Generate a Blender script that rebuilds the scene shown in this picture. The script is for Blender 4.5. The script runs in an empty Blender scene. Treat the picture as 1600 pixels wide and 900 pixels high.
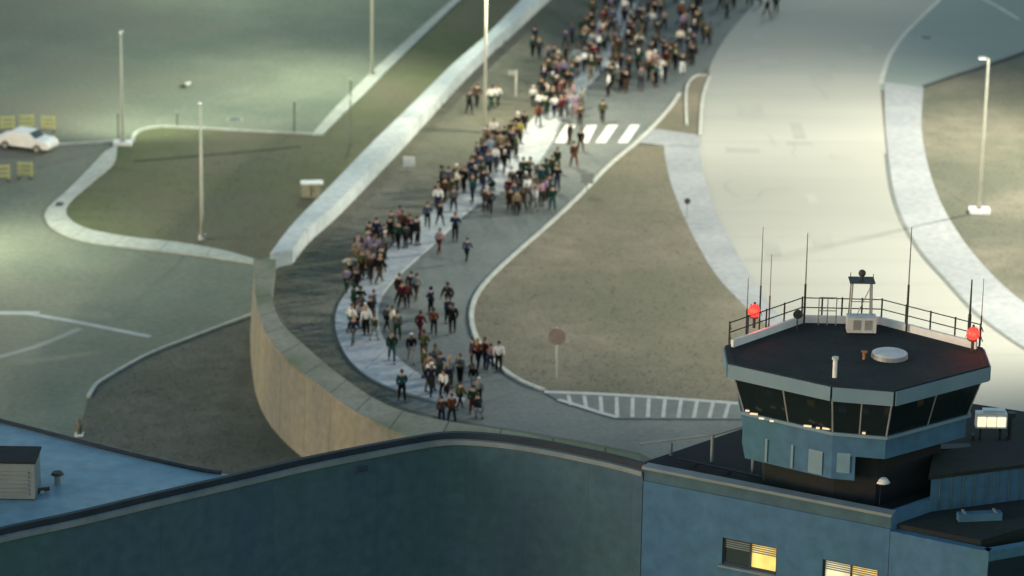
import bpy, bmesh, math, random
from mathutils import Vector, Matrix
from mathutils.geometry import tessellate_polygon

# ------------------------------------------------------------------ camera, world, light
S = bpy.context.scene
COL = S.collection
R = math.radians
CAM_H, PITCH, ROLL, FPX = 65.0, R(18), R(0.9), 5310.0
FWD = Vector((0, math.cos(PITCH), -math.sin(PITCH)))
r0 = Vector((1, 0, 0)); u0 = Vector((0, math.sin(PITCH), math.cos(PITCH)))
RIGHT = r0 * math.cos(ROLL) + u0 * math.sin(ROLL)
UP = u0 * math.cos(ROLL) - r0 * math.sin(ROLL)
CPOS = Vector((0, 0, CAM_H))
cd = bpy.data.cameras.new('camera'); cam = bpy.data.objects.new('camera', cd); COL.objects.link(cam)
cam.matrix_world = Matrix(((RIGHT.x, UP.x, -FWD.x, 0), (RIGHT.y, UP.y, -FWD.y, 0), (RIGHT.z, UP.z, -FWD.z, CAM_H), (0, 0, 0, 1)))
cd.sensor_width = 36; cd.lens = 36 * FPX / 1600; cd.clip_start = 1; cd.clip_end = 6000
cd.dof.use_dof = True; cd.dof.focus_distance = 132; cd.dof.aperture_fstop = (cd.lens / 1000) / 0.32
S.camera = cam

w = bpy.data.worlds.new('World'); S.world = w; w.use_nodes = True
nt = w.node_tree; bg = nt.nodes['Background']
sky = nt.nodes.new('ShaderNodeTexSky'); sky.sky_type = 'NISHITA'; sky.sun_disc = False
sky.sun_elevation = R(6.0); sky.sun_rotation = R(246); sky.ozone_density = 2.0; sky.dust_density = .6; sky.air_density = 1.3
nt.links.new(sky.outputs[0], bg.inputs[0]); bg.inputs[1].default_value = 0.15
sd = bpy.data.lights.new('sun', 'SUN'); sd.energy = 0.45; sd.angle = R(12); sd.color = (1.0, 0.88, 0.68)
sun = bpy.data.objects.new('sun', sd); COL.objects.link(sun)
sun.rotation_euler = (R(84), 0, R(-66))
S.view_settings.view_transform = 'Standard'; S.view_settings.look = 'None'
S.view_settings.exposure = 1.27; S.view_settings.gamma = 1.0

LIGHTS = True

# ------------------------------------------------------------------ helpers
def P(px, py, z=0.0):
    """point of the horizontal plane z seen at picture position (1600x900)"""
    d = FWD * FPX + RIGHT * (px - 800) + UP * (450 - py)
    t = (z - CAM_H) / d.z
    return CPOS + d * t

def smooth(pts, n=6):
    out = []
    for i in range(len(pts) - 1):
        p0 = pts[max(i - 1, 0)]; p1 = pts[i]; p2 = pts[i + 1]; p3 = pts[min(i + 2, len(pts) - 1)]
        for k in range(n):
            t = k / n
            out.append(tuple(0.5 * ((2 * p1[a]) + (-p0[a] + p2[a]) * t + (2 * p0[a] - 5 * p1[a] + 4 * p2[a] - p3[a]) * t * t + (-p0[a] + 3 * p1[a] - 3 * p2[a] + p3[a]) * t ** 3) for a in (0, 1)))
    out.append(tuple(pts[-1])); return out

def obj(name, verts, faces, mat, parent=None, smooth_shade=False):
    me = bpy.data.meshes.new(name); me.from_pydata([tuple(v) for v in verts], [], faces)
    me.validate(); me.update()
    bm = bmesh.new(); bm.from_mesh(me); bmesh.ops.recalc_face_normals(bm, faces=bm.faces); bm.to_mesh(me); bm.free()
    if mat: me.materials.append(mat)
    if smooth_shade:
        for p in me.polygons: p.use_smooth = True
    o = bpy.data.objects.new(name, me); COL.objects.link(o)
    if parent: o.parent = parent
    return o

def tag(o, label=None, cat=None, group=None, kind=None):
    if label: o['label'] = label
    if cat: o['category'] = cat
    if group: o['group'] = group
    if kind: o['kind'] = kind
    return o

def thing(name, label, cat, group=None, loc=(0, 0, 0)):
    o = bpy.data.objects.new(name, None); COL.objects.link(o); o.location = loc; o.empty_display_size = .2
    return tag(o, label, cat, group)

class MB:
    def __init__(s): s.v = []; s.f = []
    def add(s, v, f):
        b = len(s.v); s.v += [Vector(x) for x in v]; s.f += [tuple(i + b for i in q) for q in f]
    def box(s, c, d, rz=0, tilt=None):
        hx, hy, hz = d[0] / 2, d[1] / 2, d[2] / 2
        m = Matrix.Rotation(rz, 3, 'Z')
        if tilt: m = m @ tilt
        v = [Vector(c) + m @ Vector((x, y, z)) for z in (-hz, hz) for y in (-hy, hy) for x in (-hx, hx)]
        s.add(v, [(0, 1, 3, 2), (4, 6, 7, 5), (0, 4, 5, 1), (2, 3, 7, 6), (0, 2, 6, 4), (1, 5, 7, 3)])
    def tube(s, a, b, r1, r2=None, n=10, caps=True):
        a = Vector(a); b = Vector(b); r2 = r1 if r2 is None else r2
        d = (b - a).normalized(); x = d.orthogonal().normalized(); y = d.cross(x)
        v = []
        for p, r in ((a, r1), (b, r2)):
            for k in range(n):
                t = 2 * math.pi * k / n; v.append(p + x * (r * math.cos(t)) + y * (r * math.sin(t)))
        f = [(k, (k + 1) % n, n + (k + 1) % n, n + k) for k in range(n)]
        if caps: f += [tuple(range(n))[::-1], tuple(range(n, 2 * n))]
        s.add(v, f)
    def ball(s, c, r, n=10, sz=1.0):
        v = []; m = n // 2 + 1
        for i in range(m + 1):
            ph = math.pi * i / m
            for k in range(n):
                t = 2 * math.pi * k / n
                v.append(Vector(c) + Vector((r * math.sin(ph) * math.cos(t), r * math.sin(ph) * math.sin(t), r * sz * math.cos(ph))))
        f = [(i * n + k, i * n + (k + 1) % n, (i + 1) * n + (k + 1) % n, (i + 1) * n + k) for i in range(m) for k in range(n)]
        s.add(v, f)
    def prism(s, poly, z0, z1):
        n = len(poly); v = [Vector((p[0], p[1], z0)) for p in poly] + [Vector((p[0], p[1], z1)) for p in poly]
        s.add(v, [tuple(range(n))[::-1], tuple(range(n, 2 * n))] + [(k, (k + 1) % n, n + (k + 1) % n, n + k) for k in range(n)])
    def loft(s, rings, closed=True, caps=False):
        n = len(rings[0]); v = [p for r in rings for p in r]; f = []
        for i in range(len(rings) - 1):
            for k in range(n if closed else n - 1):
                f.append((i * n + k, i * n + (k + 1) % n, (i + 1) * n + (k + 1) % n, (i + 1) * n + k))
        if caps: f += [tuple(range(n))[::-1], tuple((len(rings) - 1) * n + k for k in range(n))]
        s.add(v, f)
    def build(s, name, mat, parent=None, sm=False): return obj(name, s.v, s.f, mat, parent, sm)

# ------------------------------------------------------------------ materials
def mat(name, c1, c2=None, scale=1.0, rough=.8, bump=0.0, c3=None, metal=0.0, big=0.06, streak=None, spec=0.3, fine=None):
    m = bpy.data.materials.new(name); m.use_nodes = True; t = m.node_tree; N = t.nodes; L = t.links
    b = N['Principled BSDF']; b.inputs['Roughness'].default_value = rough; b.inputs['Metallic'].default_value = metal
    b.inputs['Specular IOR Level'].default_value = spec
    if c2 is None: b.inputs['Base Color'].default_value = (*c1, 1); return m
    tc = N.new('ShaderNodeTexCoord'); mp = N.new('ShaderNodeMapping'); L.new(tc.outputs['Object'], mp.inputs[0])
    if streak: mp.inputs['Scale'].default_value = streak
    n1 = N.new('ShaderNodeTexNoise'); n1.inputs['Scale'].default_value = scale; n1.inputs['Detail'].default_value = 7; n1.inputs['Roughness'].default_value = .62
    L.new(mp.outputs[0], n1.inputs[0])
    rp = N.new('ShaderNodeValToRGB'); rp.color_ramp.elements[0].position = .36; rp.color_ramp.elements[1].position = .64
    rp.color_ramp.elements[0].color = (*c1, 1); rp.color_ramp.elements[1].color = (*c2, 1); L.new(n1.outputs[0], rp.inputs[0])
    out = rp.outputs[0]
    if c3:
        n2 = N.new('ShaderNodeTexNoise'); n2.inputs['Scale'].default_value = big; n2.inputs['Detail'].default_value = 4
        L.new(mp.outputs[0], n2.inputs[0])
        r2 = N.new('ShaderNodeValToRGB'); r2.color_ramp.elements[0].position = .42; r2.color_ramp.elements[1].position = .62
        L.new(n2.outputs[0], r2.inputs[0])
        mx = N.new('ShaderNodeMixRGB'); L.new(r2.outputs[0], mx.inputs[0]); L.new(out, mx.inputs[1]); mx.inputs[2].default_value = (*c3, 1); out = mx.outputs[0]
    if fine:
        n3 = N.new('ShaderNodeTexNoise'); n3.inputs['Scale'].default_value = fine; n3.inputs['Detail'].default_value = 3
        L.new(tc.outputs['Object'], n3.inputs[0])
        r3 = N.new('ShaderNodeMapRange'); r3.inputs[1].default_value = .3; r3.inputs[2].default_value = .7; r3.inputs[3].default_value = .86; r3.inputs[4].default_value = 1.14
        L.new(n3.outputs[0], r3.inputs[0])
        mm = N.new('ShaderNodeVectorMath'); mm.operation = 'SCALE'; L.new(out, mm.inputs[0]); L.new(r3.outputs[0], mm.inputs['Scale']); out = mm.outputs[0]
    L.new(out, b.inputs['Base Color'])
    if bump:
        bp = N.new('ShaderNodeBump'); bp.inputs['Strength'].default_value = bump; bp.inputs['Distance'].default_value = .02
        nb = N.new('ShaderNodeTexNoise'); nb.inputs['Scale'].default_value = scale * 6; nb.inputs['Detail'].default_value = 4
        L.new(tc.outputs['Object'], nb.inputs[0]); L.new(nb.outputs[0], bp.inputs['Height']); L.new(bp.outputs[0], b.inputs['Normal'])
    return m

def emit(name, c, s):
    m = bpy.data.materials.new(name); m.use_nodes = True; b = m.node_tree.nodes['Principled BSDF']
    b.inputs['Base Color'].default_value = (*c, 1); b.inputs['Emission Color'].default_value = (*c, 1); b.inputs['Emission Strength'].default_value = s
    return m

M = dict(
    soil=mat('dark_soil', (.03, .035, .02), (.05, .05, .03), 1, .95),
    patch=mat('asphalt_patch', (.275, .278, .248), (.31, .31, .275), .3, .9),
    crack=mat('crack_filler', (.15, .15, .135), (.19, .185, .165), 1, .9),
    tan=mat('dull_tan_paint', (.13, .12, .08), (.17, .15, .1), 3, .7),
    apron_dark=mat('joint_filler', (.24, .24, .21), (.28, .275, .24), 1, .9),
    grass_in=mat('dry_grass', (.15, .13, .092), (.20, .17, .125), .5, .95, .3, (.115, .11, .075), big=.07, fine=5),
    grass_out=mat('green_grass', (.09, .105, .048), (.12, .13, .062), .5, .95, .3, (.125, .115, .075), big=.06, fine=5),
    verge=mat('verge_grass', (.115, .11, .08), (.155, .145, .11), .6, .95, .3, (.085, .09, .065), big=.09, fine=4),
    asphalt=mat('asphalt', (.125, .14, .13), (.165, .175, .16), .25, .85, .2, (.11, .125, .12), big=.05, fine=3),
    asphalt_out=mat('asphalt_lower_road', (.13, .155, .115), (.18, .195, .145), .18, .85, .2, (.16, .155, .12), big=.04, fine=2.5),
    tarmac=mat('pale_concrete', (.31, .31, .275), (.355, .35, .31), .06, .8, .0, (.27, .27, .24), big=.035, streak=(.2, 1, 1)),
    tarmac_far=mat('grey_asphalt', (.21, .245, .225), (.26, .285, .26), .12, .85, .15, (.18, .215, .2), big=.05, streak=(.3, 1, 1)),
    apron=mat('apron_concrete', (.25, .265, .275), (.30, .31, .315), .3, .8, .0, (.235, .25, .26), big=.1, fine=2),
    path=mat('path_concrete', (.30, .34, .35), (.38, .41, .41), .4, .8, .15, (.33, .34, .36), big=.12, fine=2.5),
    kerb=mat('kerb_concrete', (.36, .37, .33), (.45, .45, .4), .8, .8, .1, fine=3),
    barrier=mat('barrier_concrete', (.42, .46, .46), (.50, .53, .52), .35, .75, .15, (.33, .37, .38), big=.1, fine=2),
    tanwall=mat('tan_wall_render', (.185, .175, .138), (.23, .215, .165), .35, .85, .25, (.16, .16, .14), big=.15, streak=(1, 1, .25), fine=2),
    mosstop=mat('mossy_coping', (.17, .17, .13), (.25, .24, .2), .5, .9, .4, (.11, .13, .08), big=.25, fine=3),
    paint=mat('road_paint', (.62, .62, .56), (.75, .74, .68), 2, .7),
    paint_worn=mat('worn_road_paint', (.34, .35, .34), (.44, .45, .43), 1.2, .8),
    clad=mat('blue_cladding', (.042, .088, .125), (.058, .11, .145), .25, .7, .1, (.042, .10, .11), big=.12, streak=(1, 1, .35), fine=2),
    clad2=mat('light_blue_render', (.04, .112, .20), (.056, .137, .23), .3, .7, .1, (.045, .127, .185), big=.2, streak=(1, 1, .4), fine=2),
    coping=mat('metal_coping', (.14, .18, .19), (.20, .23, .24), .8, .6),
    copdark=mat('dark_gutter', (.012, .022, .035), (.02, .032, .045), .8, .6),
    roofblue=mat('roof_membrane', (.16, .27, .33), (.23, .34, .39), .12, .45, .1, (.12, .23, .30), big=.12, fine=1.5),
    roofdark=mat('dark_roof', (.008, .016, .015), (.014, .024, .02), .4, .85, .3, (.014, .015, .02), big=.3, fine=3),
    cabroof=mat('cab_roof', (.012, .018, .018), (.022, .028, .026), .5, .9, .3, fine=3),
    fascia=mat('fascia_panel', (.13, .215, .27), (.165, .25, .30), .6, .6),
    white=mat('white_paint', (.7, .7, .68), (.8, .8, .78), 2, .6),
    offwhite=mat('offwhite_paint', (.5, .5, .48), (.6, .6, .58), 2, .6),
    pole=mat('pole_paint', (.40, .41, .35), (.5, .5, .43), 1.5, .5),
    steel=mat('grey_steel', (.25, .26, .26), (.33, .34, .34), 2, .5, metal=.3),
    dark=mat('dark_metal', (.03, .035, .035), (.05, .055, .055), 2, .6),
    yellow=mat('yellow_plastic', (.38, .38, .14), (.46, .45, .2), 2, .5),
    signback=mat('sign_back', (.2, .21, .2), (.27, .27, .26), 3, .6),
    red_glow=emit('red_beacon_glow', (1.0, .03, .022), 1.2),
    warm_glow=emit('warm_window_glow', (1.0, .74, .22), .17),
    pale_glow=emit('pale_window_glow', (.85, .8, .55), .15),
    lens=emit('lamp_lens_glow', (1, .95, .8), 3),
)
for k_ in ('warm_glow', 'pale_glow'):
    t_ = M[k_].node_tree; b = t_.nodes['Principled BSDF']; n_ = t_.nodes.new('ShaderNodeTexNoise'); n_.inputs['Scale'].default_value = 1.6; n_.inputs['Detail'].default_value = 3
    c_ = t_.nodes.new('ShaderNodeTexCoord'); t_.links.new(c_.outputs['Object'], n_.inputs[0])
    r_ = t_.nodes.new('ShaderNodeMapRange'); r_.inputs[1].default_value = .35; r_.inputs[2].default_value = .65; v_ = b.inputs['Emission Strength'].default_value
    r_.inputs[3].default_value = v_ * .45; r_.inputs[4].default_value = v_ * 1.5; t_.links.new(n_.outputs[0], r_.inputs[0]); t_.links.new(r_.outputs[0], b.inputs['Emission Strength'])
gm = bpy.data.materials.new('cab_glass'); gm.use_nodes = True; b = gm.node_tree.nodes['Principled BSDF']
b.inputs['Base Color'].default_value = (.012, .02, .022, 1); b.inputs['Roughness'].default_value = .12; b.inputs['Specular IOR Level'].default_value = .5
g_n = gm.node_tree.nodes; tr_ = g_n.new('ShaderNodeBsdfTransparent'); tr_.inputs[0].default_value = (.75, .85, .85, 1); mx_ = g_n.new('ShaderNodeMixShader'); mx_.inputs[0].default_value = .72
gm.node_tree.links.new(tr_.outputs[0], mx_.inputs[1]); gm.node_tree.links.new(b.outputs[0], mx_.inputs[2]); gm.node_tree.links.new(mx_.outputs[0], g_n['Material Output'].inputs[0])
M['glass'] = gm
gm2 = bpy.data.materials.new('window_glass_clear'); gm2.use_nodes = True; b = gm2.node_tree.nodes['Principled BSDF']
b.inputs['Base Color'].default_value = (.03, .05, .05, 1); b.inputs['Roughness'].default_value = .2
M['darkglass'] = gm2

def inside(p, poly):
    c = False; j = len(poly) - 1
    for i in range(len(poly)):
        if ((poly[i][1] > p[1]) != (poly[j][1] > p[1])) and p[0] < (poly[j][0] - poly[i][0]) * (p[1] - poly[i][1]) / (poly[j][1] - poly[i][1]) + poly[i][0]: c = not c
        j = i
    return c
# ------------------------------------------------------------------ ground sheets
ZO = -4.0        # level of the road and grass outside the wall
HW = 1.0         # height of the wall above the crowd's road
def sheet(name, px, z, m, sm=True, n=6, kind='structure', closed_smooth=False):
    pts = smooth(px, n) if sm else px
    poly = [P(x, y, z) for x, y in pts]
    tris = tessellate_polygon([[Vector((p.x, p.y, 0)) for p in poly]])
    o = obj(name, poly, [tuple(t) for t in tris], m)
    for p in o.data.polygons:
        if p.normal.z < 0: p.flip()
    o.data.update()
    return tag(o, kind=kind)

def ribbon2(name, left, right, z, m, parent=None, n=6):
    L_ = smooth(left, n); R_ = smooth(right, n)
    k = max(len(L_), len(R_))
    def res(a):
        d = [0]
        for i in range(1, len(a)): d.append(d[-1] + math.dist(a[i], a[i - 1]))
        out = []; j = 0
        for i in range(k):
            s = d[-1] * i / (k - 1)
            while j < len(a) - 2 and d[j + 1] < s: j += 1
            t = (s - d[j]) / max(d[j + 1] - d[j], 1e-6); t = min(max(t, 0), 1)
            out.append((a[j][0] * (1 - t) + a[j + 1][0] * t, a[j][1] * (1 - t) + a[j + 1][1] * t))
        return out
    L_ = res(L_); R_ = res(R_)
    return [P(x, y, z) for x, y in L_], [P(x, y, z) for x, y in R_]

def slab(name, left, right, z0, z1, m, n=6):
    a, c = ribbon2(name, left, right, z1, m, n=n)
    mb = MB()
    rings = [[Vector((p.x, p.y, z0)), Vector((p.x, p.y, z1)), Vector((q.x, q.y, z1)), Vector((q.x, q.y, z0))] for p, q in zip(a, c)]
    mb.loft(rings, True, True)
    return mb.build(name, m)

def kerb(name, px, z, m, w=.3, h=.13, n=6, sm=True):
    pts = [P(x, y, z) for x, y in (smooth(px, n) if sm else px)]
    rings = []
    for i, p in enumerate(pts):
        d = (pts[min(i + 1, len(pts) - 1)] - pts[max(i - 1, 0)]); d.z = 0; d.normalize(); s_ = Vector((-d.y, d.x, 0)) * (w / 2)
        rings.append([p - s_ - Vector((0, 0, .02)), p - s_ + Vector((0, 0, h)), p + s_ + Vector((0, 0, h)), p + s_ - Vector((0, 0, .02))])
    mb = MB(); mb.loft(rings, True, True); return tag(mb.build(name, m), kind='structure')

def line(name, px, z, m, w=.15, n=6, parent=None):
    pts = [P(x, y, z) for x, y in smooth(px, n)]
    rings = []
    for i, p in enumerate(pts):
        d = (pts[min(i + 1, len(pts) - 1)] - pts[max(i - 1, 0)]); d.z = 0; d.normalize(); s_ = Vector((-d.y, d.x, 0)) * (w / 2)
        rings.append([p - s_, p + s_])
    mb = MB(); mb.loft(rings, False, False); o = mb.build(name, m, parent)
    if not parent: tag(o, kind='structure')
    return o

# lower ground outside the wall: one sheet to the horizon
mb = MB(); mb.add([(-3000, -200, ZO), (3000, -200, ZO), (3000, 5000, ZO), (-3000, 5000, ZO)], [(0, 1, 2, 3)])
tag(mb.build('lower_road', M['asphalt_out']), kind='structure')

# the wall: straight barrier and curved retaining part
S_OUT = [(1010, -185), (920, -95), (835, -20), (800, 14), (757, 57), (705, 102), (650, 156), (582, 222), (512, 294), (457, 350), (422, 396)]
S_IN = [(1075, -185), (975, -95), (885, -20), (850, 9), (803, 53), (762, 90), (710, 143), (637, 224), (570, 295), (525, 341), (482, 380), (457, 413)]
C_OUT = [(398, 405), (399, 430), (401, 460), (407, 495), (424, 532), (452, 563), (484, 589), (522, 618), (552, 640), (588, 659), (630, 679), (700, 700), (800, 722), (1000, 760)]
C_IN = [(430, 405), (427, 432), (424, 465), (432, 492), (446, 513), (476, 541), (510, 571), (541, 594), (576, 618), (622, 640), (690, 657), (780, 671), (900, 691), (1000, 712)]
a, _ = ribbon2('', S_OUT, S_OUT, HW, None); 
def ring_wall(outer, inner_top, zb_in, batter=0.35):
    rings = []
    for i, (p, q) in enumerate(zip(outer, inner_top)):
        d = (p - q); d.z = 0; d.normalize()
        pb = Vector((p.x, p.y, ZO - .2)) + d * batter
        rings.append([pb, Vector((p.x, p.y, HW)), Vector((q.x, q.y, HW)), Vector((q.x, q.y, zb_in))])
    return rings
so, _ = ribbon2('', S_OUT, S_IN, HW, None); _, si = ribbon2('', S_OUT, S_IN, 0.0, None)
mb = MB(); mb.loft(ring_wall(so, si, -.3), True, True)
tag(mb.build('barrier_wall', M['barrier']), 'long straight pale concrete wall running up the picture between the lower grass and the crowd road', 'wall')
co, ci = ribbon2('', C_OUT, C_IN, HW, None)
cw = thing('retaining_wall', 'tall curved tan retaining wall with mossy top at the bend of the crowd road', 'wall', loc=(co[12].x, co[12].y, ZO))
rg = ring_wall(co, ci, -.3)
def rel(parent, mbx):
    mbx.v = [v - parent.location for v in mbx.v]; return mbx
m1 = MB(); m1.loft([[r[0], r[1] - Vector((0, 0, .18)), r[2] - Vector((0, 0, .18)), r[3]] for r in rg], True, True); rel(cw, m1).build('wall_face', M['tanwall'], cw)
m1 = MB()
rr = []
for r in rg:
    d = (r[1] - r[2]); d.z = 0; d.normalize()
    rr.append([r[1] + d * .06 - Vector((0, 0, .178)), r[1] + d * .06, r[2] - d * .06, r[2] - d * .06 - Vector((0, 0, .178))])
m1.loft(rr, True, True); rel(cw, m1).build('coping', M['mosstop'], cw)

acc = 0
for i in range(1, len(co)):
    acc += (co[i] - co[i - 1]).length
    if acc > 3.2:
        acc = 0; r = rg[i]; dd = (r[1] - r[2]); dd.z = 0; dd.normalize(); m1 = MB()
        m1.tube(r[0] + dd * -.015, r[1] - Vector((0, 0, .19)) - dd * .015, .03, n=5); rel(cw, m1).build('joint', M['mosstop'], cw)
        m1 = MB(); e_ = Vector((0, 0, .004)); tt = (co[i] - co[i - 1]).normalized() * .03
        m1.add([r[1] + dd * .06 + e_ - tt, r[1] + dd * .06 + e_ + tt, r[2] - dd * .06 + e_ + tt, r[2] - dd * .06 + e_ - tt], [(0, 1, 2, 3)]); rel(cw, m1).build('coping_joint', M['roofdark'], cw)
# upper ground (crowd side), bounded by the wall
mids = [(p + q) / 2 for p, q in zip(so, si)] + [(p + q) / 2 for p, q in zip(co, ci)]
d0 = (mids[0] - mids[3]).normalized()
poly = [mids[0] + d0 * 2500] + mids + [Vector((60, 100, 0)), Vector((3000, 100, 0)), Vector((3000, 4500, 0))]
poly = [Vector((p.x, p.y, 0)) for p in poly]
tris = tessellate_polygon([poly]); o = obj('grass_ground', poly, [tuple(t) for t in tris], M['verge'])
for p in o.data.polygons:
    if p.normal.z < 0: p.flip()
tag(o, kind='structure')

# crowd road (asphalt)
RC = [(1110, 95), (1085, 120), (1062, 147), (1045, 172), (1012, 208), (985, 232), (950, 262), (905, 308), (860, 350), (810, 394), (770, 431), (746, 461), (737, 490), (741, 520), (756, 548), (782, 575), (815, 597), (850, 611)]
PL = [(985, -60), (955, -5), (925, 50), (893, 105), (862, 150), (826, 192), (795, 236), (745, 270), (694, 318), (645, 346), (612, 385), (576, 418), (543, 454), (526, 485), (526, 520), (545, 560), (580, 590), (620, 608), (665, 622), (712, 634)]
PR = [(1030, -60), (1000, -5), (975, 50), (943, 105), (905, 150), (876, 190), (864, 220), (836, 258), (785, 298), (735, 326), (695, 364), (655, 400), (624, 428), (600, 456), (591, 482), (594, 515), (612, 548), (645, 577), (685, 601), (726, 622)]
road = smooth([(1240, -60), (1180, 5), (1135, 57), (1110, 100)] + RC[1:]) + [(1000, 622), (1180, 640), (1300, 700), (1100, 760), (1000, 708), (900, 688), (780, 668), (700, 655), (640, 640), (600, 620)] + smooth(PL[::-1])[4:]
sheet('crowd_road', road, .006, M['asphalt'], sm=False)
# pale path
o = slab('footpath', PL, PR, -.02, .12, M['path']); tag(o, kind='structure')
def joints(name, left, right, z, every, m, w=.05):
    a, c = ribbon2('', left, right, z, None); mb = MB(); acc = 0
    for i in range(1, len(a)):
        acc += (a[i] - a[i - 1]).length
        if acc > every:
            acc = 0; dd = (a[i] - a[i - 1]).normalized() * w
            mb.add([a[i], c[i], c[i] + dd, a[i] + dd], [(0, 1, 2, 3)])
    return tag(mb.build(name, m), kind='structure')
joints('path_joint', PL, PR, .124, 3.4, M['asphalt'])
kerb('road_kerb', RC[2:], 0, M['kerb'], .28, .13)
# dry grass island between the crowd road and the apron
AL = [(1037, 226), (1040, 250), (1048, 285), (1064, 328), (1088, 378), (1118, 428), (1150, 464), (1185, 497), (1230, 530)]
island = smooth(RC[5:]) + [(1165, 632), (1330, 640)] + smooth(AL[::-1])
sheet('island_grass', island, .05, M['grass_in'], sm=False)
# median triangle grass
sheet('median_grass', smooth([(1000, 220), (1030, 188), (1062, 150), (1072, 130), (1086, 119), (1104, 119)]) + smooth([(1108, 125), (1098, 155), (1094, 213)]), .04, M['grass_in'], sm=False)
kerb('median_kerb', [(1073, 196), (1072, 150), (1076, 130), (1088, 119), (1104, 118)], .03, M['kerb'], .2, .1)
# big pale roadway and the aprons
TL = [(1172, 15), (1135, 57), (1110, 102), (1108, 124), (1098, 155), (1093, 215), (1099, 262), (1112, 310), (1135, 360), (1165, 415), (1200, 470), (1260, 540)]
GR = [(1375, 130), (1380, 190), (1385, 240), (1394, 300), (1412, 350), (1440, 396), (1480, 441), (1520, 485), (1560, 517), (1610, 550), (1700, 600)]
sheet('pale_roadway', smooth([(1290, -110), (1240, -60), (1180, 5), (1135, 57)] + TL[2:]) + [(1400, 720), (1750, 720)] + smooth(GR[::-1]) + [(1376, 132), (1388, 92), (1410, 57), (1440, 26), (1475, -8), (1500, -40), (1540, -110)] , .010, M['tarmac'], sm=False)
mb = MB(); pr = smooth([(1290, -110), (1240, -60), (1180, 5), (1135, 57)] + TL[2:]) + [(1400, 720), (1750, 720)] + smooth(GR[::-1]) + [(1376, 132), (1388, 92), (1410, 57), (1440, 26), (1475, -8), (1500, -40), (1540, -110)]
for Y_ in range(-60, 560, 1):
    if Y_ % 37: continue
    xs_ = [x for x in range(1000, 1640, 3) if inside((x, Y_), pr)]
    if xs_: a_, b_ = P(xs_[0], Y_, .014), P(xs_[-1], Y_, .014); mb.add([a_, b_, b_ + Vector((0, .07, 0)), a_ + Vector((0, .07, 0))], [(0, 1, 2, 3)])
tag(mb.build('roadway_joint', M['apron_dark']), kind='structure')
sheet('far_roadway', [(1500, -60), (1475, -8), (1400, 50), (1370, 140), (1440, 142), (1530, 106), (1600, 82), (1760, 20), (1800, -60)], .006, M['tarmac_far'], sm=False)
AR = [(1443, 136), (1440, 200), (1451, 262), (1471, 318), (1500, 368), (1532, 409), (1571, 449), (1610, 480), (1720, 560)]
o = slab('right_apron', [(1382, 128)] + [(x + 3, y) for x, y in GR[1:]], AR, -.02, .03, M['apron']); tag(o, kind='structure')
o = slab('left_apron', AL, [(x, y) for x, y in TL[5:]], -.02, .03, M['apron']); tag(o, kind='structure')
joints('apron_joint', [(1382, 128)] + [(x + 3, y) for x, y in GR[1:]], AR, .034, 5, M['tarmac'], .06)
joints('apron_joint', AL, TL[5:], .034, 5, M['tarmac'], .06)
line('gutter_line', [(x, y) for x, y in GR[2:]], .036, M['asphalt'], .28)
line('left_gutter_line', TL[5:], .036, M['tarmac'], .15)
kerb('median_edge_kerb', [(1109, 120), (1098, 155), (1094, 213)], 0, M['kerb'], .25, .12)
line('roadway_edge_line', [(1376, 132), (1388, 92), (1410, 57), (1440, 26), (1475, -8), (1500, -40)], .012, M['kerb'], .35)
line('far_edge_line', [(1520, -10), (1555, 8), (1592, 30)], .012, M['kerb'], .3)
sheet('right_grass', smooth(AR) + [(1900, 500), (1800, 10), (1600, 82), (1530, 106), (1448, 134)], .012, M['verge'], sm=False)
kerb('right_grass_kerb', [(1444, 136), (1490, 120), (1530, 107), (1600, 83), (1700, 45)], 0, M['dark'], .3, .12)
# pale walk from the crossing to the apron
sheet('crossing_walk', [(1018, 200), (1094, 211), (1094, 228), (1037, 227), (1000, 223), (985, 228), (1000, 210)], .055, M['apron'], sm=False)

# painted crossings
def quad(name, px, z, m, parent):
    p = [P(x, y, z) for x, y in px]; return obj(name, p, [(0, 1, 2, 3)], m, parent)
cz = thing('zebra_crossing', 'white striped crossing painted across the upper crowd road beside the pale walk', 'crossing')
for x0, x1, x2, x3 in ((850, 865, 848, 833), (884, 900, 883, 867), (916, 933, 919, 904), (950, 966, 946, 930), (985, 1000, 981, 965)):
    quad('stripe', [(x0, 195), (x1, 195), (x2, 223), (x3, 223)], .012, M['paint'], cz)
lz = thing('ladder_crossing', 'faint ladder crossing with eleven pale bars at the lower end of the crowd road', 'crossing')
line('edge_line', [(850, 612), (950, 616), (1060, 623), (1165, 631)], .062, M['paint_worn'], .4, parent=lz)
for i in range(11):
    x = 890 + i * 24.6; yt = 617 + (x - 890) * .045; yb = min(633 + (x - 890) * .24, 651 + (x - 960) * .012)
    lean = (i - 4) * .6
    quad('bar', [(x - 2.5 + lean, yt), (x + 3 + lean, yt), (x + 3 - lean, yb), (x - 3.5 - lean, yb)], .060, M['paint_worn'], lz)
line('edge_line', [(872, 624), (905, 634), (940, 645), (966, 652)], .062, M['paint_worn'], .35, parent=lz)
sheet('crossing_asphalt', [(850, 613), (950, 617), (1060, 624), (1165, 632), (1165, 655), (968, 654), (905, 636), (870, 624)], .055, M['asphalt'], sm=False)

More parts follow.
